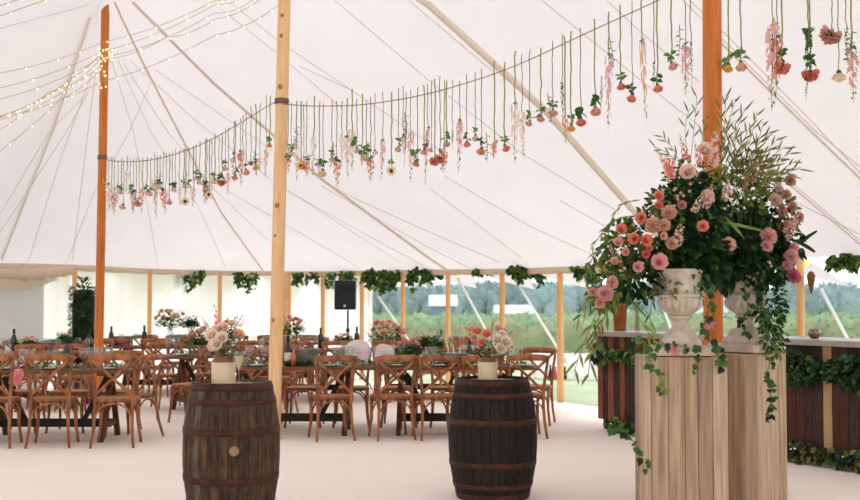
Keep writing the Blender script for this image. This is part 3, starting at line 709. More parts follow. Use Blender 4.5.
# ============================================================ FAIRY LIGHTS
bb = MB(); bb.lathe([(0, -.016), (.009, -.010), (.011, 0), (.008, .011), (0, .016)], M['bulb'], n=8); BULB = bb.mesh('bulb')
def fairy(pts, label, nb, sag=.1, rb=.75, rw=.0045):
    A = pts[0]; root = empty('fairy_light_strand', A, label, 'fairy lights', 'fairy light strands')
    dd = []
    for a, c in zip(pts[:-1], pts[1:]):
        for i in range(16):
            t = i / 16; q = a.lerp(c, t); q.z -= sag * 4 * t * (1 - t); dd.append(q - A)
    dd.append(pts[-1] - A)
    b = MB(); b.tube(dd, rw, M['wire'], n=5); b.build('cable', root)
    for k in range(nb):
        t = (k + .35 + .3 * ((k * 7) % 5) / 5) / nb * (len(dd) - 1); i = int(t); q = dd[i].lerp(dd[min(i + 1, len(dd) - 1)], t - i)
        o = link('bulb', BULB, root, q - Vector((0, 0, .016))); o.scale = (rb, rb, rb)
Lp = lambda y, dx=0: P(103 + dx, y, 15.4)
fairy([P(-20, 76, 13.0), Lp(42), P(216, 0, 14.2), P(250, -14, 13.8)], 'fairy light strand crossing highest in front of the fairy-lit pole', 13, .06)
fairy([P(-20, 92, 13.2), Lp(52, -2), P(216, 4, 14.4), P(250, -9, 14)], 'fairy light strand running just under the highest strand', 11, .06)
fairy([P(-20, 103, 13.6), Lp(58, -2), P(214, 13, 14.6), P(262, -8, 14)], 'fairy light strand third down from the highest one', 10, .08)
fairy([P(-20, 124, 13.8), Lp(56, -3)], 'fairy light strand rising steeply to the glowing cluster, lower edge of the bundle', 12, .12)
fairy([P(-20, 120, 14.0), Lp(55, -3)], 'fairy light strand in the bundle, slightly above its lower edge', 11, .16)
fairy([P(-20, 117, 14.4), Lp(60, -3)], 'fairy light strand in the bundle with the deepest sag', 11, .22)
fairy([P(-20, 124, 14.0), Lp(81), P(215, 35, 13.4), P(281, 3, 12.6)], 'fairy light strand ending on the pine king pole', 14, .06)
fairy([P(-20, 140, 14.6), P(48, 92, 15.2), Lp(66, -2)], 'fairy light strand dipping lowest, under the bundle', 12, .06)
fairy([P(-20, 165, 14.6), P(60, 100, 15.2), Lp(70, -2)], 'fairy light strand slanting below the dipping strand', 8, .04)
fairy([P(-10, 9, 11.5), P(40, -8, 11.6)], 'fairy light strand cutting the upper corner of the roof', 4, .0)
fairy([P(0, 16, 11.6), P(62, -6, 11.8)], 'fairy light strand with few bulbs beside the upper corner', 2, .0)
fairy([Lp(60), P(165, 38, 15), P(215, 19, 14.6), P(262, -2, 14)], 'fairy light strand fanning out toward the pine pole', 7, .05)
# glowing bundle wrapped round the pole
root = empty('fairy_light_cluster', P(103.5, 54, 15.4), 'glowing knot of fairy lights wrapped round the slim orange king pole', 'fairy lights')
b = MB()
for k in range(5):
    b.tube([Vector((.078 * math.cos(a * PI / 6), .1 + .078 * math.sin(a * PI / 6), (k - 2) * .03 + .004 * a - .02)) for a in range(13)], .004, M['wire'], n=5)
b.tube([(-.0, .02, 0), (-.03, .01, -.2), (.02, .01, -.35), (.01, .01, -.5), (.05, .02, -.38)], .004, M['wire'], n=5)
b.build('cable', root)
for k in range(34):
    a = k * 2.4; q = Vector((.09 * math.cos(a), .1 - abs(.09 * math.sin(a)), R.uniform(-.1, .1))) if k < 26 else Vector((R.uniform(-.05, .06), .005, R.uniform(-.5, -.1)))
    o = link('bulb', BULB, root, q); o.scale = (.8,) * 3
# ============================================================ BARRELS
def barrel(px, D, H, rb, rh, mats, label, bung=None, seed=0):
    root = empty('barrel', G(px, D), label, 'barrel', None, rz=seed * .4)
    rd = random.Random(seed)
    def rad(z):
        t = z / H * 2 - 1; return rh + (rb - rh) * (1 - abs(t) ** 2.1)
    b = MB(); NS = 30
    for k in range(NS):
        mm = mats[rd.choice([0, 0, 1, 2]) if len(mats) > 2 else 0]
        a0 = 2 * PI * k / NS; a1 = 2 * PI * (k + 1) / NS; g = .006
        vs = []; rows = 16
        for j in range(rows + 1):
            z = H * j / rows; r = rad(z)
            for a, dr in ((a0, -.006), (a0 + g * 1.6, 0), ((a0 + a1) / 2, .002), (a1 - g * 1.6, 0), (a1, -.006)):
                vs.append(((r + dr) * math.cos(a), (r + dr) * math.sin(a), z))
        fs = [(j * 5 + i, j * 5 + i + 1, (j + 1) * 5 + i + 1, (j + 1) * 5 + i) for j in range(rows) for i in range(4)]
        b.add(vs, fs, mm)
    b.lathe([(rad(H) - .006, H), (rad(H) - .026, H + .001), (rad(H) - .03, H - .03)], mats[1 if len(mats) > 1 else 0], n=40, cap=False)
    b.lathe([(0, .01), (rad(0) - .02, .01), (rad(0) - .005, 0)], mats[0], n=40, cap=False)
    b.build('staves', root, smooth=False)
    b = MB()
    for k in range(7):
        w = 2 * (rad(H) - .03) / 7; x = -(rad(H) - .03) + w * (k + .5)
        hw = math.sqrt(max(.0004, (rad(H) - .03) ** 2 - (abs(x) + w * .35) ** 2)); b.box((x, 0, H - .026), (w * .98, 2 * hw, .012), M['barrel_head'])
    b.lathe([(0, H - .034), (rad(H) - .03, H - .034)], M['barrel_head'], n=40, cap=False)
    b.build('barrel_head', root, smooth=False)
    for (za, zb) in ((.945, .995), (.845, .885), (.625, .672), (.275, .322), (.1, .14), (.005, .055)):
        b = MB(); z0, z1 = za * H, zb * H
        b.lathe([(rad(z0) - .004, z0), (rad(z0) + .006, z0), (rad(z1) + .006, z1), (rad(z1) - .004, z1)], M['hoop'], n=48, cap=False)
        a = R.uniform(-2.4, -.8)
        for q in (-.025, .025):
            rr = rad((z0 + z1) / 2) + .008; b.lathe([(.006, -.004), (.006, .004), (0, .006)], M['hoop'], n=8, c=(rr * math.cos(a + q * 2), rr * math.sin(a + q * 2), (z0 + z1) / 2))
        b.build('hoop', root)
    if bung:
        b = MB(); ax, bz = bung; rr = rad(bz)
        a = ax; c = Vector((math.cos(a), math.sin(a), 0)) * (rr - .002) + Vector((0, 0, bz)); nrm = Vector((math.cos(a), math.sin(a), 0)); t = Vector((-math.sin(a), math.cos(a), 0))
        ring = [c + nrm * .006 + (t * math.cos(2 * PI * k / 20) + Vector((0, 0, 1)) * math.sin(2 * PI * k / 20)) * .034 for k in range(20)]
        ring2 = [v - nrm * .02 for v in ring]
        b.add(ring + ring2, [tuple(range(20))] + [(k, (k + 1) % 20, 20 + (k + 1) % 20, 20 + k) for k in range(20)], M['bung']); b.build('bung', root)
    return root
BL = barrel(232.5, 8.08, .932, .335, .272, [M['stave_brown'], M['stave_grey'], M['stave_brown']], 'weathered brown oak barrel with pale bung, under jar and champagne glass', None, 1)
BL.rotation_euler = (0, 0, 0)
a = math.atan2(-1, .248) - .02
b = MB(); bz = 1.5 - (450 - 300) / (F / 7.75); rr = .33
c = Vector((math.cos(a) * rr, math.sin(a) * rr, bz)); nrm = Vector((math.cos(a), math.sin(a), 0)); t = Vector((-math.sin(a), math.cos(a), 0))
ring_ = [c + nrm * .014 + (t * math.cos(2 * PI * k / 20) + Vector((0, 0, 1)) * math.sin(2 * PI * k / 20)) * .034 for k in range(20)]
b.add(ring_ + [v - nrm * .03 for v in ring_], [tuple(range(20))] + [(k, (k + 1) % 20, 20 + (k + 1) % 20, 20 + k) for k in range(20)], M['bung']); b.build('bung', BL)
BR = barrel(492.3, 8.85, .905, .338, .268, [M['stave_dark'], M['stave_dark'], M['stave_dark']], 'nearly black oak barrel with rusty hoops, under jar of peach flowers', None, 0)
# ============================================================ JARS, BOUQUETS
def jar(px, D, z, w, h, label):
    p = G(px, D); p.z = z
    root = empty('stoneware_jar', p, label, 'jar', 'stoneware jars on the barrels')
    b = MB(); b.lathe([(0, 0), (w * .96, 0), (w, .012), (w, h * .78), (w * .98, h * .8)], M['jar'], n=32); b.build('body', root)
    b = MB(); b.lathe([(w * .98, h * .79), (w * .97, h * .84), (w * .84, h * .92), (w * .84, h * .95), (w * .9, h * .965), (w * .9, h), (w * .78, h), (w * .76, h * .9)], M['jar_rim'], n=32, cap=False); b.build('glazed_rim', root)
    return root
def bouquet(name, loc, label, heads, greens, cat='bouquet', group=None, r=.12, h=.2, fol=60, leafL=.07, kinds=('leaf', 'leaf_fresh', 'leaf_dark'), seed=0):
    """heads: (dx, dy, dz, type, radius[, length]) relative to loc"""
    rd = random.Random(seed)
    root = empty(name, loc, label, cat, group)
    b = MB()
    for k in range(fol):
        a = rd.uniform(0, 2 * PI); q = rd.random() ** .6; e = rd.uniform(0, 1)
        p = Vector((math.cos(a) * q * r, math.sin(a) * q * r * .8, h * e * (1.1 - .6 * q)))
        b.leaf(p, (math.cos(a), math.sin(a), rd.uniform(-.2, 1.2)), (0, 0, 1), leafL * rd.uniform(.6, 1.2), leafL * .5, M[rd.choice(kinds)], .2)
    for k in range(8):
        a = rd.uniform(0, 2 * PI); b.tube([(0, 0, -.06), (math.cos(a) * r * .3, math.sin(a) * r * .3, h * .4), (math.cos(a) * r * .7, math.sin(a) * r * .7, h * .8)], .003, M['stem'], n=4)
    b.build('foliage', root)
    for g in greens:
        dx, dy, dz, L, mk = g
        b = MB(); d = Vector((dx, dy, dz)); bs = d * .25
        b.tube([bs, bs.lerp(d, .5) + Vector((0, 0, .02)), d], .0025, M['stem'], n=4)
        for k in range(7):
            t = .3 + .7 * k / 7; a = k * 2.2; b.leaf(bs.lerp(d, t), (math.cos(a), math.sin(a), .7), (0, 0, 1), L, L * .45, M[mk])
        b.build('green_sprig', root)
    for hd in heads:
        dx, dy, dz, ty, rr = hd[:5]
        base = ty.split('_')[0]; o = link({'rose': 'rose', 'carnation': 'carnation', 'spike': 'flower_spike', 'daisy': 'daisy', 'gladiolus': 'gladiolus'}[base], rd.choice(FL[ty]), root)
        d = Vector((dx, dy - .06, dz * .8 + .05)).normalized()
        if base in ('spike', 'gladiolus'):
            L = hd[5]; o.scale = (max(L, rr / .14) * .9,) * 2 + (L,); o.location = (dx, dy, dz)
            dd = Vector((dx * 1.2, dy * .5, .25)).normalized(); o.rotation_euler = dd.to_track_quat('Z', 'Y').to_euler()
        else:
            o.scale = (rr, rr, rr); o.location = Vector((dx, dy, dz)); o.rotation_euler = (d * .8 + Vector((0, -.5, 0))).to_track_quat('Z', 'Y').to_euler()
    return root
JL = jar(224, 7.98, .908, .082, .205, 'cream stoneware jar with brown rim beside the champagne glass')
JR = jar(487.6, 8.78, .88, .075, .188, 'cream stoneware jar with brown rim on the nearly black barrel')
def rel(px, py, D, base): 
    return tuple(P(px, py, D) - base)
bL = JL.location + Vector((0, 0, .2)); q = lambda x, y, D, ty, r, *a: rel(x, y, D, bL) + (ty, r) + a
bouquet('jar_bouquet', bL, 'loose blush and peach bouquet in the jar beside the champagne glass',
 [q(213, 337, 7.9, 'rose_white', .052), q(222, 339, 7.87, 'rose_white', .05), q(217, 345, 7.86, 'rose_white', .05), q(217, 332, 7.95, 'rose_white', .045), q(223, 330, 7.95, 'rose_blush', .05), q(219, 333, 8.0, 'spike_coral', .03, .21), q(238, 336, 7.96, 'rose_peach', .045), q(207, 326, 8.0, 'spike_pink', .015, .09), q(231, 325, 8.02, 'rose_cream', .032), q(227, 322, 8.05, 'daisy_cream', .035),
  q(233, 332, 8.05, 'spike_cream', .025, .14), q(240, 327, 8.0, 'spike_white', .02, .1), q(211, 335, 8.0, 'rose_blush', .04), q(214, 347, 7.9, 'rose_blush', .045)],
 [rel(206, 322, 8, bL) + (.03, 'leaf_lime'), rel(243, 314, 8, bL) + (.03, 'leaf_olive'), rel(235, 316, 8.05, bL) + (.03, 'leaf_lime'), rel(228, 316, 8, bL) + (.025, 'leaf_olive'), rel(201, 326, 8, bL) + (.025, 'leaf')], group='bouquets in the barrel jars', r=.1, h=.2, fol=90, leafL=.06)
bR = JR.location + Vector((0, 0, .18)); q = lambda x, y, D, ty, r, *a: rel(x, y, D, bR) + (ty, r) + a
bouquet('jar_bouquet', bR, 'rounded peach bouquet in the jar on the nearly black barrel',
 [q(497, 341, 8.7, 'rose_white', .05), q(505, 343, 8.68, 'rose_white', .05), q(500, 349, 8.67, 'rose_white', .048), q(502, 336, 8.74, 'rose_white', .042), q(487, 335, 8.72, 'rose_coral', .042), q(478, 333, 8.78, 'rose_coral', .04), q(472, 330, 8.8, 'rose_peach', .032), q(482, 343, 8.7, 'rose_coral', .036), q(498, 330, 8.8, 'rose_peach', .038), q(504, 332, 8.85, 'carnation_peach', .03), q(470, 335, 8.78, 'daisy_yellow', .028),
  q(512, 338, 8.8, 'spike_peach', .02, .08), q(510, 346, 8.76, 'rose_peach', .028), q(474, 338, 8.72, 'carnation_peach', .035), q(492, 326, 8.85, 'spike_coral', .015, .06), q(465, 331, 8.82, 'spike_peach', .015, .07)],
 [rel(494, 319, 8.8, bR) + (.028, 'leaf_lime'), rel(464, 326, 8.8, bR) + (.025, 'leaf_olive'), rel(514, 330, 8.8, bR) + (.025, 'leaf_lime')], group='bouquets in the barrel jars', r=.1, h=.15, fol=90, leafL=.055)
# champagne flute
root = empty('champagne_glass', G(239.5, 7.9) + Vector((0, 0, .908)), 'champagne coupe of pale fizz standing on the weathered brown barrel', 'glass')
b = MB(); b.lathe([(.034, 0), (.034, .003), (.006, .008), (.0045, .07), (.006, .1), (.022, .145), (.036, .2), (.038, .235), (.037, .235), (.035, .2), (.02, .147), (0, .108)], M['glass'], n=24, cap=False); b.build('bowl', root)
b = MB(); b.lathe([(0, .11), (.019, .147), (.0335, .2), (0, .2)], M['champagne'], n=24, cap=False); b.build('champagne', root); root.scale = (1.05, 1.05, 1.05)
# ============================================================ CHAIRS
def make_chair():
    root = bpy.data.objects.new('cross_back_chair', None); col.objects.link(root); root.empty_display_size = .1
    W = M['chair']
    b = MB(); N = 28; vs = []
    for z, k in ((.432, .97), (.445, 1), (.462, 1), (.468, .97)):
        for i in range(N):
            a = 2 * PI * i / N; c, s = math.cos(a), math.sin(a)
            x = .21 * (abs(c) ** .6) * (1 if c > 0 else -1); y = .205 * (abs(s) ** .6) * (1 if s > 0 else -1)
            x *= 1 + .1 * (y / .2); vs.append((x * k, y * k, z))
    b.add(vs, [(j * N + i, j * N + (i + 1) % N, (j + 1) * N + (i + 1) % N, (j + 1) * N + i) for j in range(3) for i in range(N)] + [tuple(range(N - 1, -1, -1))], W)
    b.add([Vector(v) for v in vs[3 * N:]], [tuple(range(N))], M['rattan'])
    b.build('seat', root)
    for s in (-1, 1):
        b = MB(); b.tube([(s * .21, .19, 0), (s * .185, .175, .2), (s * .19, .165, .44)], [.014, .017, .019], W, n=8); b.build('front_leg', root)
        b = MB(); b.tube([(s * .205, -.275, 0), (s * .185, -.225, .18), (s * .178, -.195, .36), (s * .182, -.19, .5), (s * .195, -.21, .66), (s * .212, -.245, .8), (s * .218, -.262, .87)], [.013, .016, .018, .018, .017, .016, .016], W, n=8); b.build('rear_leg', root)
    b = MB(); NN = 15; vs = []
    for i in range(NN):
        t = i / (NN - 1) * 2 - 1; x = t * .235; y = -.30 + .05 * t * t; hh = .034 * (1 - .35 * max(0, abs(t) - .75) * 4); zc = .868 - .012 * t * t
        for dy, dz in ((-.011, -hh), (.011, -hh), (.014, 0), (.011, hh), (-.011, hh), (-.014, 0)): vs.append((x, y + dy, zc + dz + .012))
    b.add(vs, [(i * 6 + k, i * 6 + (k + 1) % 6, (i + 1) * 6 + (k + 1) % 6, (i + 1) * 6 + k) for i in range(NN - 1) for k in range(6)] + [tuple(range(5, -1, -1)), tuple((NN - 1) * 6 + k for k in range(6))], W)
    b.build('top_rail', root)
    for s in (-1, 1):
        b = MB(); pts = []
        for i in range(9):
            t = i / 8; pts.append((s * (.185 - .38 * t), -.195 - .09 * t ** 1.2 - .02 * math.sin(PI * t) - .008 * s * math.sin(PI * t), .50 + .35 * t))
        b.tube(pts, .0155, W, n=8, flat=(1, .55, 1)); b.build('cross_brace', root)
    def arch(p0, p1, zb, zt, name):
        b = MB(); pts = []
        for i in range(11):
            a = PI * i / 10; u = (1 - math.cos(a)) / 2
            pts.append(Vector(p0).lerp(Vector(p1), u) + Vector((0, 0, zb + (zt - zb) * math.sin(a) ** .7)))
        b.tube(pts, .0095, W, n=6); b.build(name, root)
    arch((-.18, -.215, 0), (.18, -.215, 0), .2, .425, 'leg_arch'); arch((-.18, .175, 0), (.18, .175, 0), .2, .425, 'leg_arch')
    arch((-.183, -.21, 0), (-.186, .175, 0), .18, .42, 'leg_arch'); arch((.183, -.21, 0), (.186, .175, 0), .18, .42, 'leg_arch')
    return root
CH0 = make_chair(); used = [0]
def chair(x, y, rz, label, group=None):
    r_ = CH0 if not used[0] else dup(CH0)
    used[0] = 1
    r_.location = (x, y, 0); r_.rotation_euler = (0, 0, rz)
    tag(r_, label, 'chair', group)
    return r_
def cx(px, D): return (px - 430) / F * D
FC = 'cross back chairs with their backs to the camera'
for px, D, rz, lb in ((331.5, 12.55, .28, 'brown cross-back chair just beside the pine king pole, back to us'), (391.5, 12.6, .25, 'brown cross-back chair in front of the pale wooden discs, back to us'),
                      (434.5, 12.62, .22, 'brown cross-back chair in front of the zinc tub, back to us, clear of the barrel'), (477, 12.7, .2, 'brown cross-back chair standing mostly behind the nearly black barrel'),
                      (523.5, 12.75, .1, 'brown cross-back chair at the near table corner beside the nearly black barrel'),
                      (-2, 11.95, .12, 'brown cross-back chair at the picture edge beside the pink napkin'), (55.5, 12.0, .12, 'brown cross-back chair in front of the dark bottle, whole back in view'), (118.5, 12.0, .1, 'brown cross-back chair below the row of four wine glasses')):
    q_ = chair(cx(px, D), D, rz, lb, None)
    if px < 200: q_.scale = (1.04, 1.04, 1.05)
chair(-3.27, 12.66, 1.2, 'brown cross-back chair seen side-on at the end of the nearest table')
chair(-2.95, 14.3, 1.2, 'brown cross-back chair half hidden by the cream jar, facing the angled table end')
chair(1.27, 14.0, 2.9, 'brown cross-back chair facing us beyond the corner chair, nearest the lawn')
# across the front tables
for k, px in enumerate((262, 305, 352, 400, 448, 492)):
    chair(cx(px, 13.78), 13.78, PI + .04 * (k % 3 - 1), 'cross-back chair across the long front table, %s from the pine king pole' % ordinal(k + 1), 'chairs on the far side of the front tables')
for k, px in enumerate((118, 72, 24)):
    chair(cx(px, 13.2), 13.2, PI + .05 * (k % 3 - 1), 'cross-back chair across the nearest table, %s from its end beside the side-on chair' % ordinal(k + 1), 'chairs on the far side of the front tables')
# ============================================================ TABLES
def make_table(dark=False):
    root = bpy.data.objects.new('trestle_table', None); col.objects.link(root); root.empty_display_size = .1
    b = MB()
    for k in range(5): b.box((0, -.38 + .152 * (k + .5), .74), (1.83, .149, .032), M['tabletop'])
    for s in (-1, 1): b.box((s * .9, 0, .742), (.04, .762, .034), M['tabletop'])
    for s in (-.6, .6): b.box((s, 0, .71), (.09, .66, .028), M['trestle'])
    b.build('table_top', root, smooth=False)
    for s in (-.62, .62):
        b = MB(); W = M['trestle']
        b.bar((s, 0.02, .70), (s - .02, -.34, .0), .05, .07, W); b.bar((s, -.02, .70), (s - .02, .34, .0), .05, .07, W)
        b.bar((s - .014, -.27, .17), (s - .014, .27, .17), .03, .07, W)
        b.bar((s + .06 * (-1 if s > 0 else 1), .03, .66), (s + .3 * (-1 if s > 0 else 1), .02, .2), .04, .05, M['trestle_dark'])
        b.build('trestle', root, smooth=False)
    b = MB(); b.bar((-.62, 0, .17), (.62, 0, .17), .04, .09, M['trestle_dark']); b.build('stretcher', root, smooth=False)
    return root
TB0 = make_table(); tu = [0]
def table(x, y, rz, label):
    r_ = TB0 if not tu[0] else dup(TB0); tu[0] = 1
    r_.location = (x, y, 0); r_.rotation_euler = (0, 0, rz); return tag(r_, label, 'table', 'trestle tables')
table(.29, 13.13, 0, 'dark wooden trestle table with the zinc tub, ending beside the lawn')
table(-1.55, 13.13, 0, 'dark wooden trestle table beside the pine king pole, with the pale discs end on')
table(-4.08, 12.55, 0, 'dark wooden trestle table with four wine glasses, end chair seen side-on')
table(-5.92, 12.55, 0, 'dark wooden trestle table running off the picture edge')
table(-2.8, 15.85, .5, 'dark trestle table set at an angle, its end A-frame facing us')
table(-5.55, 16.35, 0, 'trestle table behind the nearest table, ahead of the rolled curtain')
table(-4.25, 18.7, 0, 'trestle table under the large blush bouquet near the white wall')
table(-1.95, 17.6, 0, 'trestle table in front of the loudspeaker')
table(-.02, 17.75, 0, 'trestle table behind the orange and green table flowers')
table(-2.7, 20.4, 0, 'furthest trestle table before the white wall')
# chairs round the back tables
def side_chairs(tx, ty, rz, near, far, lb):
    c, s = math.cos(rz), math.sin(rz)
    for side, offs in ((-1, near), (1, far)):
        for k, o in enumerate(offs):
            lx, ly = o, side * .60
            chair(tx + lx * c - ly * s, ty + lx * s + ly * c, rz + (0 if side < 0 else PI) + .03 * ((k * 7) % 3 - 1),
                  'cross-back chair on the %s side of the %s, %s along' % ('near' if side < 0 else 'far', lb, ordinal(k + 1)), 'chairs round the back tables')
side_chairs(-2.8, 15.85, .5, (-.1, .5), (-.6, -.05), 'angled trestle table')
side_chairs(-5.55, 16.35, 0, (-.4, .2, .72), (-.6, 0, .6), 'table ahead of the rolled curtain')
side_chairs(-4.25, 18.7, 0, (-.6, 0, .6), (-.6, 0, .6), 'table under the blush bouquet')
side_chairs(-1.95, 17.6, 0, (-.6, 0, .6), (-.5, .1), 'table before the loudspeaker')
side_chairs(-.02, 17.75, 0, (-.6, 0, .6), (-.6, 0, .55), 'table behind the orange flowers')
side_chairs(-2.7, 20.4, 0, (-.6, 0, .6), (), 'furthest table')
# ============================================================ TABLEWARE
TZ = .757
def proto(fn): return fn()
def wine_glass():
    root = bpy.data.objects.new('wine_glass', None); col.objects.link(root); root.empty_display_size = .05
    b = MB(); b.lathe([(.012, .088), (.03, .105), (.041, .135), (.040, .165), (.034, .2), (.0325, .2), (.0385, .165), (.0395, .135), (.029, .108), (0, .092)], M['glass'], n=20, cap=False); b.build('bowl', root)
    b = MB(); b.lathe([(.034, 0), (.033, .003), (.008, .008), (.004, .02), (.004, .085), (.012, .09)], M['glass'], n=16); b.build('stem', root)
    return root
G0 = wine_glass(); gu = [0]
def glass(x, y, label, s=1.0, group='wine glasses on the tables'):
    o = G0 if not gu[0] else dup(G0); gu[0] = 1
    o.location = (x, y, TZ); o.scale = (s, s, s); return tag(o, label, 'wine glass', group)
def tumbler():
    b = MB(); b.lathe([(0, .004), (.03, 0), (.036, .09), (.034, .09), (.029, .01), (0, .01)], M['glass'], n=16, cap=False); return b.build('water_tumbler')
T0 = tumbler(); tmu = [0]
def tumb(x, y, label):
    o = T0 if not tmu[0] else T0.copy()
    if tmu[0]: col.objects.link(o)
    tmu[0] = 1; o.location = (x, y, TZ); return tag(o, label, 'tumbler', 'tumblers on the tables')
def bottle():
    root = bpy.data.objects.new('wine_bottle', None); col.objects.link(root); root.empty_display_size = .05
    b = MB(); b.lathe([(0, .006), (.036, 0), (.038, .01), (.038, .17), (.034, .195), (.018, .225), (.0145, .24), (.0145, .3), (0, .3)], M['bottle'], n=20); b.build('body', root)
    b = MB(); b.lathe([(.0155, .245), (.017, .25), (.0165, .303), (0, .305)], M['black'], n=16); b.build('foil', root)
    b = MB(); b.lathe([(.0385, .05), (.0386, .135)], M['paper'], n=20, cap=False); b.build('paper_label', root)
    return root
B0 = bottle(); bu = [0]
def wbottle(x, y, label, s=1.0, z=TZ, paper=False):
    o = B0 if not bu[0] else dup(B0); bu[0] = 1
    o.location = (x, y, z); o.scale = (s, s, s)
    return tag(o, label, 'bottle', 'dark bottles on the tables')
BT = []
for px, D, s, lb in ((288.5, 13.02, 1.12, 'tall dark wine bottle just beside the pine king pole'), (68, 12.7, 1.08, 'dark wine bottle on the nearest table by the four glasses'), (15, 16.3, 1.1, 'dark wine bottle in front of the grey doorway sheet'), (90, 16.4, 1.05, 'dark wine bottle beside the slim fairy-lit king pole, near the topiary'),
                     (112, 18.6, 1.05, 'green-black bottle just past the slim fairy-lit king pole'), (145, 18.5, 1.1, 'dark bottle below the side pole, near the blush bouquet'), (321, 17.6, 1.05, 'dark bottle on the table before the loudspeaker, nearest the bouquet'), (357, 17.7, 1.1, 'dark bottle standing beside the loudspeaker stand'),
                     (397, 13.35, .8, 'short dark bottle between the orange flowers and pink roses'), (441, 17.8, .95, 'dark bottle rising behind the zinc tub'), (469.5, 13.15, .95, 'dark bottle with pale label between zinc tub and jar bouquet')):
    wbottle(cx(px, D), D, lb, s)
# bottles whose label paper faces us keep it; the others lose it
for o in [x for x in sc.objects if x.name.startswith('wine_bottle') and x.type == 'EMPTY']:
    if 'pale label' not in o['label'] and 'tall dark' not in o['label']:
        for ch in list(o.children):
            if ch.name.startswith('paper_label'): bpy.data.objects.remove(ch)
gn = 0
for k, (px, D) in enumerate(((84, 12.62), (92.5, 12.72), (100.5, 12.62), (110, 12.7))):
    glass(cx(px, D), D, 'clear wine glass, %s of the four lined up beside the fairy-lit pole on nearest table' % ordinal(k + 1), 1.12)
for k, (px, D) in enumerate(((169, 15.67), (177, 15.77))): glass(cx(px, D), D, ('clear' if k else 'clear') + ' wine glass on the angled table, %s' % ('beside the menu card' if k else 'at its very end'), 1.15)
for k, (px, D) in enumerate(((250, 13.05), (266, 13.1))): glass(cx(px, D), D, 'wine glass between the champagne glass and pine pole, %s' % ('nearer the pole' if k else 'nearer the champagne'), 1.15)
for k, px in enumerate((336, 343, 350.5, 372, 402, 409, 428, 434, 484, 508, 513, 519)):
    D = 12.98 + .07 * (k % 3); glass(cx(px, D), D, 'wine glass on the long front table, %s from the pine king pole' % ordinal(k + 1), 1.08)
for k, px in enumerate((4, 10, 24, 31, 52, 59)):
    D = 12.5 + .08 * (k % 3); glass(cx(px, D), D, 'wine glass on the nearest table, %s in from the picture edge' % ordinal(k + 1), 1.0)
def row_glasses(tx, ty, rz, n, lb, s=1.0):
    c, s_ = math.cos(rz), math.sin(rz)
    for k in range(n):
        lx = -.8 + 1.6 * (k + .5) / n + .03 * math.sin(k * 5.1); ly = (-.18, .16, -.06)[k % 3]
        glass(tx + lx * c - ly * s_, ty + lx * s_ + ly * c, 'small distant wine glass on the %s, %s along' % (lb, ordinal(k + 1)), s)
row_glasses(-5.55, 16.35, 0, 9, 'table ahead of the rolled curtain')
row_glasses(-4.25, 18.7, 0, 9, 'table under the blush bouquet')
row_glasses(-1.95, 17.6, 0, 10, 'table before the loudspeaker')
row_glasses(-.02, 17.75, 0, 9, 'table behind the orange flowers')
row_glasses(-2.7, 15.9, .5, 5, 'angled table')
for k, px in enumerate((246, 262, 379, 456, 500)): tumb(cx(px, 13.2), 13.2 - .06 * (k % 2), 'clear water tumbler on the long front table, %s from the champagne side' % ordinal(k + 1))
# plates, menu cards, napkins
def plate_mesh():
    b = MB(); b.lathe([(0, .004), (.07, .003), (.08, .006), (.125, .017), (.127, .019), (.08, .01), (0, .008)], M['plate'], n=28, cap=False); return b.mesh('plate')
PM_ = plate_mesh()
def menu_mesh():
    b = MB(); b.box((0, 0, .0015), (.11, .2, .0025), M['paper']); 
    for k in range(5): b.box((0, .06 - .028 * k, .0032), (.06 if k % 2 else .075, .004, .0006), M['greycloth'])
    return b.mesh('menu_card', False)
MM_ = menu_mesh()
def nap_mesh(seed):
    rd = random.Random(seed); b = MB()
    def fn(u, v):
        x = (u - .5) * .2; y = (v - .5) * .12; return (x + .01 * math.sin(v * 9), y, .012 + .014 * math.sin(u * 14 + seed) * math.cos(v * 5) + .012 * math.sin(v * 11 + u * 3) + .012)
    b.grid(fn, 14, 8, M['napkin']); return b.mesh('napkin')
NM_ = [nap_mesh(1), nap_mesh(2)]
def setting(x, y, far, lb, nap=False):
    o = tag(link('dinner_plate', PM_, None, (x, y, TZ)), 'white dinner plate ' + lb, 'plate', 'place settings')
    m_ = tag(link('menu_card', MM_, None, (x + .0, y, TZ + .021)), 'white menu card ' + lb, 'menu card', 'menu cards on the plates'); m_.rotation_euler = (0, 0, PI if far else 0)
    if nap:
        k = tag(link('pink_napkin', NM_[int(abs(x) * 10) % 2], None, (x + .19, y + .02, TZ + .001)), 'crumpled pink napkin ' + lb, 'napkin', 'pink napkins'); k.rotation_euler = (0, 0, .5)
for k, px in enumerate((256, 331, 397, 440, 481, 522)): setting(cx(px, 12.92), 12.94, 0, 'on the near side of the long table, %s from pine pole' % ordinal(k + 1), k in (0, 3))
for k, px in enumerate((305, 352, 400, 448, 496)): setting(cx(px, 13.35), 13.34, 1, 'on the far side of the long table, %s along' % ordinal(k + 1), k in (1, 2))
for k, px in enumerate((7, 53, 112)): setting(cx(px, 12.35), 12.36, 0, 'on the nearest table\'s near side, %s from picture edge' % ordinal(k + 1), k in (0, 2))
for k, px in enumerate((24, 72, 118)): setting(cx(px, 12.8), 12.76, 1, 'on the nearest table\'s far side, %s from picture edge' % ordinal(k + 1), k == 1)
for k, (x, y) in enumerate(((-3.32, 15.4), (-2.75, 15.65))): setting(x, y, 0, 'on the angled table, %s' % ('at its end' if k == 0 else 'in its middle'), k == 1)
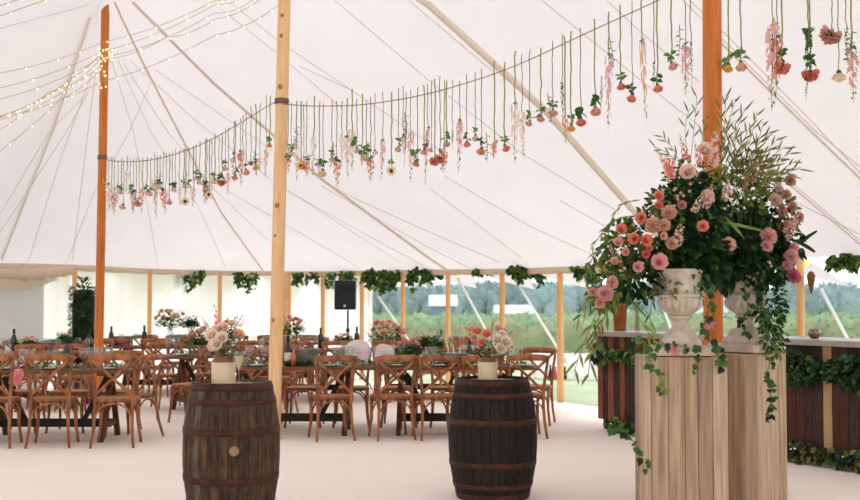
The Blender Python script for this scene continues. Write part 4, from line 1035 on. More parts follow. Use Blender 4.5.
# pink napkin hung over the chair corner
b = MB()
b.grid(lambda u, v: (.0 + .10 * (u - .5) * (1 + .5 * v) + .02 * math.sin(v * 6), -.02 - .02 * math.sin(u * 7), -.17 * v), 8, 8, M['napkin'])
p = P(24, 350.5, 12.3); b.v = [tuple(Vector(v)) for v in b.v]
o = tag(b.build('pink_napkin', loc=Vector((p.x, 12.14, .775))), 'pink napkin hanging over the edge of the nearest table by its bottle-side chair', 'napkin')
m_ = o.modifiers.new('s', 'SOLIDIFY'); m_.thickness = .003
# green runner of loose foliage
def runner(x0, x1, y, label, n):
    rd = random.Random(int(n)); b = MB()
    for k in range(n):
        x = rd.uniform(x0, x1); q = Vector((x - x0, rd.uniform(-.09, .07), TZ + rd.uniform(.004, .05)))
        b.leaf(q, (rd.uniform(-1, 1), rd.uniform(-.8, .5), rd.uniform(0, .5)), (0, 0, 1), rd.uniform(.05, .1), .03, M[rd.choice(['leaf', 'leaf_fresh', 'leaf_fresh', 'leaf_lime'])], .1)
    return tag(b.build('foliage_runner', loc=(x0, y, 0)), label, 'foliage runner', None)
runner(-2.3, 1.1, 12.99, 'loose green foliage runner laid along the long front table', 620)
runner(-4.95, -3.2, 12.42, 'loose green foliage runner laid along the nearest table', 300)
o = runner(0, 1.2, 0, 'loose green foliage runner on the angled table', 160); o.location = (-3.4, 15.5, 0); o.rotation_euler = (0, 0, .5)
# zinc tubs
def tub(px, D, w, h, label, name='zinc_tub'):
    root = empty(name, (cx(px, D), D, TZ), label, 'tub', 'zinc tubs on the tables')
    b = MB(); b.lathe([(0, 0), (w * .82, 0), (w * .86, .01), (w, h - .01), (w * 1.03, h), (w * .99, h), (w * .97, h - .012), (w * .8, .02), (0, .02)], M['zinc'], n=32, cap=False)
    b.lathe([(w * .93, h * .5), (w * .955, h * .53), (w * .94, h * .56)], M['zinc'], n=32, cap=False); b.build('body', root)
    for s in (-1, 1):
        b = MB(); b.tube([(s * w * .98, -.03, h * .8), (s * (w + .025), -.02, h * .78), (s * (w + .025), .02, h * .78), (s * w * .98, .03, h * .8)], .005, M['zinc'], n=6); b.build('handle', root)
    return root
tub(305, 13.2, .17, .19, 'large round zinc tub beside the pine king pole')
tub(455, 13.2, .17, .14, 'zinc tub behind the chair, filled with small bottles, beside the jar bouquet')
tub(122, 18.9, .17, .15, 'zinc tub just past the fairy-lit king pole'); tub(48, 16.35, .17, .15, 'dull zinc tub on the table ahead of the rolled curtain'); tub(184, 18.55, .15, .17, 'zinc bucket below the large blush bouquet')
for k in range(7):
    a = k * .9; x = cx(455, 13.2) + .09 * math.cos(a); y = 13.2 + .09 * math.sin(a)
    b = MB(); b.lathe([(0, 0), (.02, 0), (.02, .1), (.008, .13), (.008, .17), (0, .17)], M['paper' if k % 2 else 'glass'], n=12)
    tag(b.build('small_bottle', loc=(x, y, TZ + .03)), 'small pale bottle standing in the zinc tub near the jar bouquet', 'bottle', 'small bottles in the zinc tub')
for k in range(5):
    a = k * 1.25; x = cx(305, 13.2) + .09 * math.cos(a); y = 13.2 + .1 * math.sin(a)
    b = MB(); b.lathe([(0, 0), (.024, 0), (.026, .11), (.012, .15), (.013, .19), (0, .19)], M['jar_rim'], n=12)
    tag(b.build('small_bottle', loc=(x, y, TZ + .03)), 'small brown bottle standing in the large zinc tub', 'bottle', 'small bottles in the large zinc tub')
# little bottle of rose drink by the pole
b = MB(); b.lathe([(0, 0), (.03, 0), (.031, .1), (.013, .15), (.012, .19), (0, .19)], M['coral'], n=14)
tag(b.build('small_bottle', loc=(cx(294, 12.98), 12.98, TZ)), 'small rose-coloured bottle between the tall dark bottle and zinc tub', 'bottle')
# pale wooden discs
for px, D, r_, rz, lb in ((358, 13.22, .145, .1, 'large pale wooden disc leaning upright behind the chairs'), (384, 13.24, .12, -.25, 'smaller pale wooden disc beside the large one')):
    root = empty('wooden_disc', (cx(px, D), D, TZ), lb, 'wooden disc', None, rz=rz)
    b = MB(); N = 30; vs = []
    for y in (-.01, .012):
        for k in range(N):
            a = 2 * PI * k / N; q = r_ * (1 + .04 * math.sin(3 * a + px)); vs.append((q * math.cos(a), y, r_ * 1.0 + q * math.sin(a) + .002 * 0))
    b.add(vs, [tuple(range(N - 1, -1, -1)), tuple(range(N, 2 * N))] + [(k, (k + 1) % N, N + (k + 1) % N, N + k) for k in range(N)], M['discwood'])
    o = b.build('disc', root, smooth=False); o.rotation_euler = (-.12, 0, 0); o.location = (0, 0, .004)
    b = MB()
    for (x0, z0, x1, z1) in ((-.05, 1.25, .03, 1.2), (-.03, .95, .06, 1.0), (-.06, .7, .02, .72), (0, .5, .05, .55)):
        b.bar((x0, -.0135, z0 * r_), (x1, -.0135, z1 * r_), .004, .008, M['dusky'], up=(0, 1, 0))
    o = b.build('painted_mark', root, smooth=False); o.rotation_euler = (-.12, 0, 0); o['kind'] = 'stuff'
    b = MB(); b.bar((0, .02, .03), (0, .1, .004), .03, .01, M['trestle']); b.build('prop_foot', root, smooth=False)
# table bouquets
def tb(px, py, D, w, h, cols, label, seed, vase='glass', spikes=(), fol=130, n=13):
    z0 = TZ; p = Vector((cx(px, D), D, z0)); ztop = P(px, py, D).z
    vh = max(.08, min(.3, ztop - h / 2 - z0))
    root = empty('flower_vase', p, ('zinc' if vase == 'zinc' else 'glass') + ' vase holding the ' + label, 'vase', 'vases on the tables')
    b = MB(); b.lathe([(0, 0), (.05, 0), (.055, vh * .5), (.045, vh * .85), (.06, vh), (.056, vh), (.04, vh * .85), (.05, .01), (0, .01)], M[vase], n=20, cap=False); b.build('body', root)
    rd = random.Random(seed); hd = []
    for k in range(n):
        a = k * 2.4; q = math.sqrt((k + .5) / n); ty = rd.choice(cols)
        x = math.cos(a) * q * w / 2; y = math.sin(a) * q * w / 3; z = .03 + h * (.35 + .6 * (1 - q * q) + rd.uniform(-.1, .1))
        if ty.startswith('spike'): hd.append((x * .8, y * .8, z * .7, ty, .02, h * .6))
        else: hd.append((x, y, z, ty, w * rd.uniform(.08, .12)))
    gr = [(math.cos(g) * w * .5, math.sin(g) * .05, h * (1.0 + .25 * math.sin(g * 3)), .035, rd.choice(['leaf_lime', 'leaf', 'leaf_olive'])) for g in (0.2, .9, 1.6, 2.3, 3.0)]
    bouquet('table_bouquet', p + Vector((0, 0, vh)), label, hd, gr, 'bouquet', 'bouquets on the tables', r=w * .42, h=h * .75, fol=int(fol * 1.3), leafL=.085, seed=seed)
tb(171, 318, 18.4, .5, .26, ['rose_peach', 'spike_peach', 'carnation_blush', 'rose_cream', 'spike_coral'], 'wide blush and yellow bouquet standing high near the white wall', 1, n=15)
tb(293, 327, 17.5, .42, .26, ['carnation_coral', 'rose_pink', 'rose_peach', 'spike_peach'], 'leafy coral bouquet just past the pine king pole', 2)
tb(386, 334, 15.0 + 2.4, .55, .3, ['carnation_coral', 'rose_coral', 'spike_peach', 'spike_coral', 'rose_peach'], 'wide orange and coral bouquet below the side pole', 3, n=18, fol=120)
tb(430, 341, 13.3, .34, .2, ['spike_white', 'spike_pink', 'spike_cream'], 'bushy green bouquet with few pale spikes behind the third chair', 4, fol=160, n=7)
tb(409, 349, 13.15, .3, .13, ['rose_pink', 'carnation_pink', 'rose_coral', 'rose_peach'], 'low pink rose bouquet beside the pale discs', 5, n=10)
tb(192, 322, 18.8, .22, .16, ['rose_coral', 'spike_pink'], 'small coral bouquet half hidden by the jar bouquet', 6, n=6)
tb(202, 338, 15.5, .4, .2, ['carnation_peach', 'carnation_blush', 'rose_peach'], 'pale peach bouquet behind the cream stoneware jar', 7, n=12)
tb(344, 341, 14.9 + 2.6, .3, .12, ['rose_blush', 'carnation_dusky', 'rose_coral'], 'low dusky bouquet below the loudspeaker', 8, n=8)
tb(66, 338, 16.4, .24, .14, ['rose_blush', 'spike_white', 'rose_peach'], 'small pale bouquet near the topiary column', 9, n=7)
tb(30, 343, 16.2, .3, .1, ['rose_peach', 'rose_blush'], 'low peach bouquet in front of the grey doorway sheet', 10, n=8)
# ============================================================ SPEAKER
root = empty('loudspeaker', (cx(345.5, 19.0), 19.0, 1.34), 'black loudspeaker box raised on a stand before the white wall', 'loudspeaker')
b = MB(); b.box((0, 0, .24), (.345, .3, .48), M['black']); b.build('cabinet', root, smooth=False, bevel=.02)
b = MB(); b.box((0, -.152, .25), (.31, .012, .42), M['grille']); b.build('grille', root, smooth=False)
b = MB(); b.box((0, -.162, .36), (.2, .012, .1), M['black']); b.build('horn', root, smooth=False, bevel=.004)
b = MB(); b.box((0, -.16, .065), (.035, .006, .035), M['paper']); b.build('badge', root, smooth=False)
root = empty('speaker_stand', (cx(348, 19.0), 19.0, 0), 'dark green metal tripod stand holding up the loudspeaker', 'stand')
b = MB(); b.tube([(0, 0, .3), (0, 0, 1.335)], .017, M['stand'], n=12); b.tube([(0, 0, .7), (0, 0, 1.0)], .022, M['stand'], n=12); b.build('pole', root)
b = MB(); b.lathe([(.03, .98), (.03, 1.03)], M['stand'], n=12); b.build('collar', root)
for k in range(3):
    a = k * 2 * PI / 3 + .5; b = MB(); b.tube([(0, 0, .75), (.45 * math.cos(a), .45 * math.sin(a), .012)], .011, M['stand'], n=8); b.build('leg', root)
# ============================================================ EAVE IVY
def leafmass(name, loc, boxes, label, cat, kinds=('leaf', 'leaf', 'leaf_dark', 'leaf_lime'), seed=0, part=True):
    """boxes: (dx, dz, w, h, n, L) hanging swags relative to loc"""
    rd = random.Random(seed); root = empty(name, loc, label, cat, 'ivy swags under the eave' if cat == 'ivy swag' else None)
    b = MB(); st = MB()
    for dx, dz, w, h, n, L in boxes:
        for k in range(max(2, n // 14)):
            x = dx + rd.uniform(-w / 2, w / 2); ll = h * rd.uniform(.5, 1) * (1 - .5 * abs(x - dx) / (w / 2 + .01))
            pts = [(x + .03 * math.sin(j * 1.3 + k), rd.uniform(-.03, .03), dz + h / 2 - ll * j / 5) for j in range(6)]
            st.tube(pts, .004, M['stem'], n=4)
            for j in range(14):
                t = rd.random() * 5; i = int(t); q = Vector(pts[i]).lerp(Vector(pts[min(5, i + 1)]), t - i)
                b.leaf(q, (rd.uniform(-1, 1), rd.uniform(-1, .6), rd.uniform(-1, .5)), (rd.uniform(-.4, .4), -1, .4), L * rd.uniform(.6, 1.2), L * .65, M[rd.choice(kinds)], .15)
    b.build('leaves', root); st.build('vine_stem', root)
    return root
def eswag(x, y0, y1, w, D, label, n, seed, extra=()):
    ppm = F / D; p = P(x, (y0 + y1) / 2, D)
    bx = [(0, 0, w / ppm, (y1 - y0) / ppm, n, .1)] + [((ex - x) / ppm, ((y0 + y1) / 2 - ey) / ppm, ew / ppm, eh / ppm, en, .09) for ex, ey, ew, eh, en in extra]
    return leafmass('ivy_swag', p, bx, label, 'ivy swag', seed=seed)
eswag(122, 270, 287, 34, 21.9, 'ivy swag on the white wall nearest the fairy-lit king pole', 170, 1)
eswag(187, 271, 293, 32, 22.2, 'ivy swag hanging between the two side poles of the white wall', 170, 2)
eswag(250, 274, 297, 26, 22.3, 'ivy swag just before the pine king pole', 130, 3)
eswag(306, 274, 288, 22, 22.2, 'small ivy swag just beyond the pine king pole', 110, 4, ((297, 284, 8, 12, 28),))
eswag(343, 273, 284, 26, 21.9, 'ivy swag tucked above the loudspeaker', 110, 5, ((331, 284, 8, 22, 42),))
eswag(381, 271, 296, 34, 21.0, 'densest ivy swag, hanging where the white cloth ends', 330, 6, ((390, 286, 10, 26, 60), (368, 281, 10, 16, 30)))
eswag(423, 270, 285, 34, 20.4, 'ivy swag just past the first open-side pole', 210, 7, ((413, 284, 10, 18, 42), (436, 279, 8, 16, 30)))
eswag(481, 267, 278, 20, 19.1, 'smallest open-side ivy swag, between two side poles', 100, 8)
eswag(525, 267, 282, 34, 17.8, 'ivy swag with a long trail above the lawn', 200, 9, ((538, 280, 8, 22, 60),))
eswag(592, 268, 284, 34, 16.4, 'ivy swag half hidden behind the pink cascade flowers', 200, 10)
eswag(848, 257, 268, 30, 11.6, 'ivy swag above the bar beyond the carved wooden cone', 140, 11, ((836, 266, 8, 10, 28),))
# topiary column by the far pole
root = empty('topiary_column', (cx(84, 18.6), 18.6, 0), 'dense dark green leafy column standing behind the slim king pole', 'topiary')
b = MB(); b.lathe([(0, 0), (.16, 0), (.19, .3), (.17, .3), (.15, .05), (0, .05)], M['zinc'], n=20, cap=False); b.build('planter', root)
rd = random.Random(4); b = MB(); b.lathe([(.05, .3), (.17, .4), (.18, 1.4), (.16, 1.66), (0, 1.68)], M['leaf_dark'], n=12)
for k in range(900):
    a = rd.uniform(0, 2 * PI); z = rd.uniform(.35, 1.72); r_ = .16 + rd.uniform(0, .05); 
    b.leaf((r_ * math.cos(a), r_ * math.sin(a), z), (math.cos(a), math.sin(a), rd.uniform(-.6, .9)), (0, 0, 1), .07, .05, M[rd.choice(['leaf_dark', 'leaf_dark', 'leaf'])])
for k in range(30):
    a = rd.uniform(0, 6.3); b.leaf((.06 * math.cos(a), .05 * math.sin(a), rd.uniform(1.66, 1.85)), (math.cos(a), math.sin(a), 1), (0, 0, 1), .1, .05, M['leaf'])
b.build('foliage', root)
# ============================================================ PLINTHS
def plinth(cxy, w, d, h, rz, label, nf=6, seed=0):
    root = empty('wooden_plinth', (cxy[0], cxy[1], 0), label, 'plinth', None, rz=rz)
    rd = random.Random(seed); mm = [M['plinth'], M['plinth2'], M['plinth3'], M['plinth']]
    b = MB(); b.box((0, 0, h / 2 - .01), (w - .04, d - .04, h - .02), M['plinth_gap']); b.build('core', root, smooth=False)
    for face in range(4):
        W = w if face % 2 == 0 else d; D_ = d if face % 2 == 0 else w
        b = MB(); ws = [rd.uniform(.8, 1.3) for _ in range(nf)]; t = sum(ws); x = -W / 2
        Rm = Matrix.Rotation(face * PI / 2, 3, 'Z')
        for k, q in enumerate(ws):
            pw = q / t * W; c = Rm @ Vector((x + pw / 2, -D_ / 2 + .01 - rd.uniform(0, .003), h / 2)); 
            b.box(c, (pw - .004, .022, h - .004), rd.choice(mm), mat=Rm); x += pw
        b.build('plank_side', root, smooth=False)
    b = MB()
    for k in range(4): b.box((-w / 2 + w / 4 * (k + .5), 0, h - .005), (w / 4 - .003, d - .01, .02), rd.choice(mm))
    b.build('top_board', root, smooth=False)
    return root
PZ = 1.103
plinth((1.783, 8.25), .6, .48, PZ - .005, -.122, 'pale wooden plank plinth carrying the first urn, its wide face toward us', 6, 1)
plinth((2.30, 8.75), .55, .55, PZ - .005, math.radians(41), 'pale wooden plank plinth turned cornerwise, carrying the second urn', 4, 2)
# ============================================================ URNS
def urn(x, y, rz, label):
    root = empty('stone_urn', (x, y, PZ + .006), label, 'urn', 'stone urns on the plinths', rz=rz)
    b = MB(); b.box((0, 0, .032), (.42, .42, .062), M['stone']); 
    b.build('base_slab', root, smooth=False, bevel=.008)
    b = MB()
    def sq(a, z):      # square-ish pedestal
        c, s = abs(math.cos(a)), abs(math.sin(a)); return min(1 / max(c, s), 1.32) * (.9 if z < .17 else 1)
    prof = [(.135, .063), (.14, .085), (.135, .1), (.118, .115), (.105, .14), (.095, .165)]
    b.lathe(prof, M['stone'], n=40, rf=lambda a, z: min(1 / max(abs(math.cos(a)), abs(math.sin(a))), 1.25), cap=False); b.build('pedestal', root)
    b = MB(); b.lathe([(.098, .16), (.092, .175), (.07, .185), (.058, .21), (.056, .235), (.066, .252), (.083, .258), (.088, .268), (.083, .278), (.068, .283)], M['stone'], n=36); b.build('stem', root)
    b = MB(); prof = []
    for i in range(13):
        t = i / 12; prof.append((.062 + .1 * math.sin(t * PI / 2) ** .8, .28 + .13 * t))
    def gad(a, z):
        t = max(0, min(1, (z - .28) / .13)); return 1 + .2 * abs(math.sin(a * 9)) ** .6 * math.sin(PI * min(1, .15 + t * .85)) - .08
    b.lathe(prof, M['stone'], n=180, rf=gad, cap=False); b.build('fluted_bowl', root)
    b = MB(); b.lathe([(.15, .408), (.168, .412), (.172, .422), (.168, .432), (.148, .436), (.138, .45), (.134, .48), (.138, .52), (.15, .56), (.166, .588), (.174, .596), (.176, .606), (.168, .612), (.15, .608), (.14, .57), (.12, .5), (0, .48)], M['stone'], n=48, cap=False)
    for k in range(30):
        a = 2 * PI * k / 30; q = Vector((.158 * math.cos(a), .158 * math.sin(a), .443)); b.lathe([(0, -.008), (.008, 0), (0, .008)], M['stone'], n=6, c=q)
    b.build('neck', root)
    return root
U1 = (cx(680, 8.23), 8.23); U2 = (cx(745.5, 8.74), 8.74)
urn(U1[0], U1[1], -.1, 'fluted pale stone urn on the plinth with its wide face toward us')
urn(U2[0], U2[1], math.radians(41), 'fluted pale stone urn on the plinth turned cornerwise')
# ============================================================ BIG ARRANGEMENTS
def leafcloud(b, base, px, py, rx, ry, D, rdp, n, kinds, L, rd, W=.5, outward_=1.0):
    ppm = F / D
    for k in range(n):
        while True:
            u, v, w = rd.uniform(-1, 1), rd.uniform(-1, 1), rd.uniform(-1, 1)
            q = u * u + v * v + w * w
            if .15 < q < 1: break
        p = P(px + u * rx, py + v * ry, D) - base; p.y += w * rdp
        d = Vector((u * outward_ + rd.uniform(-.5, .5), w - .3 + rd.uniform(-.5, .3), -v * outward_ + rd.uniform(-.6, .4)))
        b.leaf(p, d, (rd.uniform(-.6, .6), -1, rd.uniform(.2, 1)), L * rd.uniform(.6, 1.25), L * W * rd.uniform(.8, 1.2), M[rd.choice(kinds)], .2)
def put(root, base, mesh, name, px, py, D, r, tilt=(0, 0), asym=None):
    o = link(name, mesh, root); o.location = P(px, py, D) - base; o.scale = (r, r, r)
    d = Vector((tilt[0], -1, tilt[1])).normalized(); o.rotation_euler = d.to_track_quat('Z', 'Y').to_euler(); return o
def put_spike(root, base, col_, x0, y0, x1, y1, D, r, kind='flower_spike'):
    a = P(x0, y0, D); c = P(x1, y1, D - .03); L = (c - a).length; ms = FL['spike_' + col_]
    o = link(kind, R.choice(ms), root); o.location = a - base; w = max(L, (r / F * D) / .14 * .8); o.scale = (w, w, L)
    o.rotation_euler = (c - a).to_track_quat('Z', 'Y').to_euler(); return o
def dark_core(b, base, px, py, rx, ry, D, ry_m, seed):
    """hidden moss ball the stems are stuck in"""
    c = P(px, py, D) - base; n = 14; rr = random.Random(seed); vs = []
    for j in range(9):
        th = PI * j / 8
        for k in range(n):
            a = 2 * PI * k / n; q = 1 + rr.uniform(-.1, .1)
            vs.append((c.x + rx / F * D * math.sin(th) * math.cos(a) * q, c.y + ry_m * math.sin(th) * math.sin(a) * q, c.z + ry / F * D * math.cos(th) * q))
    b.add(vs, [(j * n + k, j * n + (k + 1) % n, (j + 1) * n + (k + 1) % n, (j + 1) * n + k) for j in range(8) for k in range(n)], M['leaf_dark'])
rd = random.Random(21)
base1 = Vector((U1[0], U1[1], PZ + .6)); A1 = empty('flower_arrangement', base1, 'huge loose arrangement of coral, peach and pink blooms spilling from the first urn', 'flower arrangement')
b = MB()
dark_core(b, base1, 682, 245, 24, 34, 8.4, .2, 1); dark_core(b, base1, 690, 205, 16, 26, 8.45, .14, 2)
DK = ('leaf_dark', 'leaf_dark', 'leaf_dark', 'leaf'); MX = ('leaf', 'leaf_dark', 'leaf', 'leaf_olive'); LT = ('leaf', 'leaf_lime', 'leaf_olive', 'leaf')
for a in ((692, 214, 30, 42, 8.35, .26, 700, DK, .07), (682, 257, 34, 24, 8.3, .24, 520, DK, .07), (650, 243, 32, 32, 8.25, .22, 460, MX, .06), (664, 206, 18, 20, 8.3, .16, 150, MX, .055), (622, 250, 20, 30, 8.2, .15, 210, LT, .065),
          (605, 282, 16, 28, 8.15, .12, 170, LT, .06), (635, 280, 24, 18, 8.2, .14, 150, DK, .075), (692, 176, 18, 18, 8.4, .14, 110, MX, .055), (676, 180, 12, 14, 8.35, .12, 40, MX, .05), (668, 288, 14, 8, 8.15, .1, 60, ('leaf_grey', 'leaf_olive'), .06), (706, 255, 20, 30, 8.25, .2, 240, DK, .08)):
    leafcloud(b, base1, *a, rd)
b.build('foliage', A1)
def cascade(root, base, pts, D, L, n, mk, name='trailing_spray', wd=.16):
    b = MB(); p3 = dens([P(x, y, D) - base for x, y in pts], 5, False); b.tube(p3, .003, M['stem'], n=4)
    for k in range(n):
        t = (k + .5) / n * (len(p3) - 1); i = int(t); q = p3[i]; d = (p3[min(i + 1, len(p3) - 1)] - p3[max(0, i - 1)]).normalized()
        s = 1 if k % 2 else -1
        b.leaf(q, d * 1.0 + Vector((s * .5, rd.uniform(-.4, .2), rd.uniform(-.1, .2))), (0, -1, .3), L * rd.uniform(.7, 1.2), L * wd, M[mk] if not isinstance(mk, tuple) else M[rd.choice(mk)], .12, .1)
    b.build(name, root)
OL = ('leaf_olive', 'leaf', 'leaf_lime')
for pts, L, n, mk in (([(612, 280), (602, 310), (592, 345), (588, 378)], .13, 11, OL), ([(608, 288), (594, 318), (582, 348), (574, 372)], .13, 10, OL), ([(600, 285), (588, 305), (578, 318)], .1, 8, OL), ([(620, 292), (604, 318), (596, 340)], .12, 8, OL),
                      ([(628, 292), (640, 320), (652, 338), (658, 358)], .13, 8, ('leaf_lime', 'leaf')), ([(655, 290), (650, 320), (662, 345), (668, 372)], .1, 9, ('leaf_lime', 'leaf')), ([(694, 285), (708, 310), (703, 330)], .06, 12, ('leaf', 'leaf_dark')),
                      ([(640, 215), (612, 222), (590, 250)], .07, 10, OL), ([(640, 200), (620, 206), (606, 232)], .06, 10, OL), ([(610, 240), (594, 255), (584, 282)], .08, 10, OL)):
    cascade(A1, base1, pts, 8.1, L, n, mk)
for x, y, t, r, D in ((658.7, 262.5, 'pink', 9.2, 7.98), (637.5, 267, 'pink', 6.2, 8.0), (641.6, 218, 'coral', 6.6, 8.02), (634.6, 239, 'coral', 6.6, 8.0), (645.4, 241, 'coral', 6.8, 7.98), (620.6, 230, 'coral', 6.2, 8.05), (618, 243, 'peach', 5.4, 8.05), (702.8, 226, 'coral', 6.4, 8.02),
                      (646, 254, 'red', 4.6, 8.0), (649, 249, 'coral', 4, 8.0), (658, 197, 'coral', 5.8, 8.1), (688.4, 173.5, 'blush', 9, 8.1), (704, 152, 'blush', 8.8, 8.2), (658, 206, 'coral', 5, 8.1), (626, 252, 'peach', 4.6, 8.05), (614, 262, 'peach', 4.6, 8.05), (663, 236, 'peach', 4.4, 8.0)):
    put(A1, base1, R.choice(FL['rose_' + t]), 'rose', x, y, D, r / F * D, (rd.uniform(-.5, .3), rd.uniform(-.1, .5)))
for x, y, t, r, D in ((605, 294, 'pink', 9, 7.98), (612, 282, 'peach', 7, 8.0), (654, 225, 'peach', 9, 8.02), (669, 213, 'peach', 8, 8.05), (664, 225, 'peach', 7, 8.0), (672, 244, 'peach', 7, 8.02), (708, 197, 'blush', 8, 8.1), (600, 303, 'peach', 6, 8.0), (682, 205, 'dusky', 5, 8.05), (592, 292, 'peach', 5, 8.05)):
    put(A1, base1, R.choice(FL['carnation_' + t]), 'carnation', x, y, D, r / F * D, (rd.uniform(-.5, .3), rd.uniform(-.2, .4)))
for a in (('red', 672, 178, 666, 148, 8.12, 7), ('coral', 668, 176, 676, 152, 8.15, 6), ('red', 687, 160, 679, 133, 8.2, 5), ('coral', 668, 170, 655, 146, 8.2, 4), ('pink', 712, 165, 716, 120, 8.2, 6), ('pink', 706, 208, 714, 178, 8.05, 5), ('peach', 676, 246, 684, 216, 8.0, 7), ('coral', 628, 246, 612, 232, 8.1, 3), ('peach', 620, 262, 604, 238, 8.1, 3.5), ('peach', 614, 280, 598, 262, 8.1, 4),
          ('coral', 700, 165, 694, 140, 8.25, 4), ('pink', 608, 290, 592, 300, 8.0, 5), ('cream', 694, 212, 704, 190, 8.05, 5), ('dusky', 724, 200, 729, 172, 8.1, 4)):
    put_spike(A1, base1, *a)
# small stephanotis-like filler dots
for k in range(22):
    x, y = rd.choice([(676, 186), (682, 192), (667, 212), (700, 176), (640, 228), (690, 180)]); x += rd.uniform(-8, 8); y += rd.uniform(-8, 8)
    put(A1, base1, FL['carnation_blush'][0], 'filler_blossom', x, y, 8.05, .012)
def reed(root, base, p0, p1, D0, D1, n, name='reed_stem', L=.085, bend=8):
    a = P(p0[0], p0[1], D0) - base; c = P(p1[0], p1[1], D1) - base; m_ = (a + c) / 2 + Vector((rd.uniform(-.03, .03), 0, .05))
    pts = dens([a, m_, c], 6, False); b = MB(); b.tube(pts, .0022, M['stem_light'], n=4)
    for k in range(n):
        t = (.3 + .7 * (k + .5) / n) * (len(pts) - 1); i = int(t); d = (pts[min(i + 1, len(pts) - 1)] - pts[max(0, i - 1)]).normalized(); s = 1 if k % 2 else -1
        sd = d.cross(Vector((0, 1, 0))).normalized()
        b.leaf(pts[i], d + sd * s * rd.uniform(.35, .7) + Vector((0, rd.uniform(-.3, .3), 0)), (0, -1, .2), L * rd.uniform(.7, 1.3), L * .14, M['grassblade'], .02, .05)
    b.build(name, root)
for p0, p1, n in (((690, 165), (697, 95), 6), ((688, 160), (690, 108), 4), ((686, 172), (661, 136), 6), ((680, 178), (654, 147), 5), ((700, 168), (706, 118), 5)):
    reed(A1, base1, p0, p1, 8.35, 8.2, n)
base2 = Vector((U2[0], U2[1], PZ + .6)); A2 = empty('flower_arrangement', base2, 'huge arrangement of reed blades, dusky scabious and pink blooms spilling from the second urn', 'flower arrangement')
b = MB()
dark_core(b, base2, 744, 244, 28, 30, 8.7, .2, 3)
for a in ((742, 238, 44, 34, 8.6, .3, 860, DK, .068), (734, 198, 30, 32, 8.6, .2, 330, ('leaf_olive', 'leaf_olive', 'leaf_lime', 'leaf'), .06), (764, 262, 26, 24, 8.6, .22, 380, DK, .066), (772, 214, 24, 24, 8.6, .16, 200, ('leaf_grey', 'leaf_dark', 'leaf_olive'), .07),
          (770, 305, 14, 30, 8.55, .12, 240, ('leaf', 'leaf_dark'), .05), (774, 335, 12, 22, 8.5, .1, 130, ('leaf', 'leaf_dark', 'leaf_lime'), .05), (752, 175, 26, 24, 8.6, .16, 130, ('leaf_olive', 'leaf_lime', 'leaf'), .06), (720, 265, 22, 22, 8.5, .18, 220, DK, .08), (786, 244, 16, 20, 8.6, .12, 110, DK, .07)):
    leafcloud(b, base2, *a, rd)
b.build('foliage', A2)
tips = [(722, 100), (726, 94), (736, 98), (745, 108), (757, 112), (764, 122), (771, 131), (779, 137), (786, 146), (793, 152), (797, 160), (801, 167), (791, 173), (770, 148), (750, 126), (735, 120), (782, 160), (742, 140), (760, 140), (728, 126), (775, 172), (763, 160)]
for k, t in enumerate(tips):
    reed(A2, base2, (722 + rd.uniform(-6, 16), 212 + rd.uniform(-12, 12)), t, 8.6, 8.35 + .3 * rd.random(), 9, 'reed_stem', .1)
for (p0, p1) in (((718, 222), (770, 228)), ((712, 246), (740, 245)), ((705, 205), (722, 240)), ((716, 214), (700, 252)), ((722, 214), (745, 236))):
    b = MB(); a = P(*p0, 8.25) - base2; c = P(*p1, 8.15) - base2; d = c - a
    b.leaf(a, d, (0, -1, .2), d.length, .026, M['leaf_lime'], .1, .1); b.build('long_blade', A2)
for x, y, t, r, D in ((727.4, 246, 'peach', 8.6, 8.22), (711, 190, 'blush', 5, 8.3), (793, 248, 'pink', 5.5, 8.5)):
    put(A2, base2, R.choice(FL['rose_' + t]), 'rose', x, y, D, r / F * D, (rd.uniform(-.3, .3), .25))
for x, y, t, r, D in ((768, 237, 'pink', 9, 8.3), (766, 246, 'pink', 7, 8.28), (790, 257, 'pink', 8.5, 8.4), (787, 266, 'pink', 6, 8.4), (793, 277, 'magenta', 8, 8.4), (790, 181, 'dusky', 6.4, 8.4), (786, 195, 'dusky', 5.6, 8.4), (792, 207, 'dusky', 5.6, 8.4), (799, 217, 'dusky', 5, 8.45), (774, 201, 'blush', 8, 8.45), (782, 212, 'dusky', 6, 8.42), (778, 188, 'blush', 5, 8.45), (786, 224, 'dusky', 4, 8.4)):
    put(A2, base2, R.choice(FL['carnation_' + t]), 'carnation', x, y, D, r / F * D, (rd.uniform(-.1, .6), rd.uniform(0, .5)))
for a in (('pink', 792, 228, 801, 206, 8.4, 4.5), ('pink', 788, 238, 800, 222, 8.38, 4.5), ('dusky', 765, 186, 769, 160, 8.5, 4.5), ('coral', 745, 190, 748, 168, 8.5, 4.5), ('pink', 784, 232, 794, 214, 8.4, 4), ('dusky', 753, 182, 757, 160, 8.5, 3.5)):
    put_spike(A2, base2, *a)
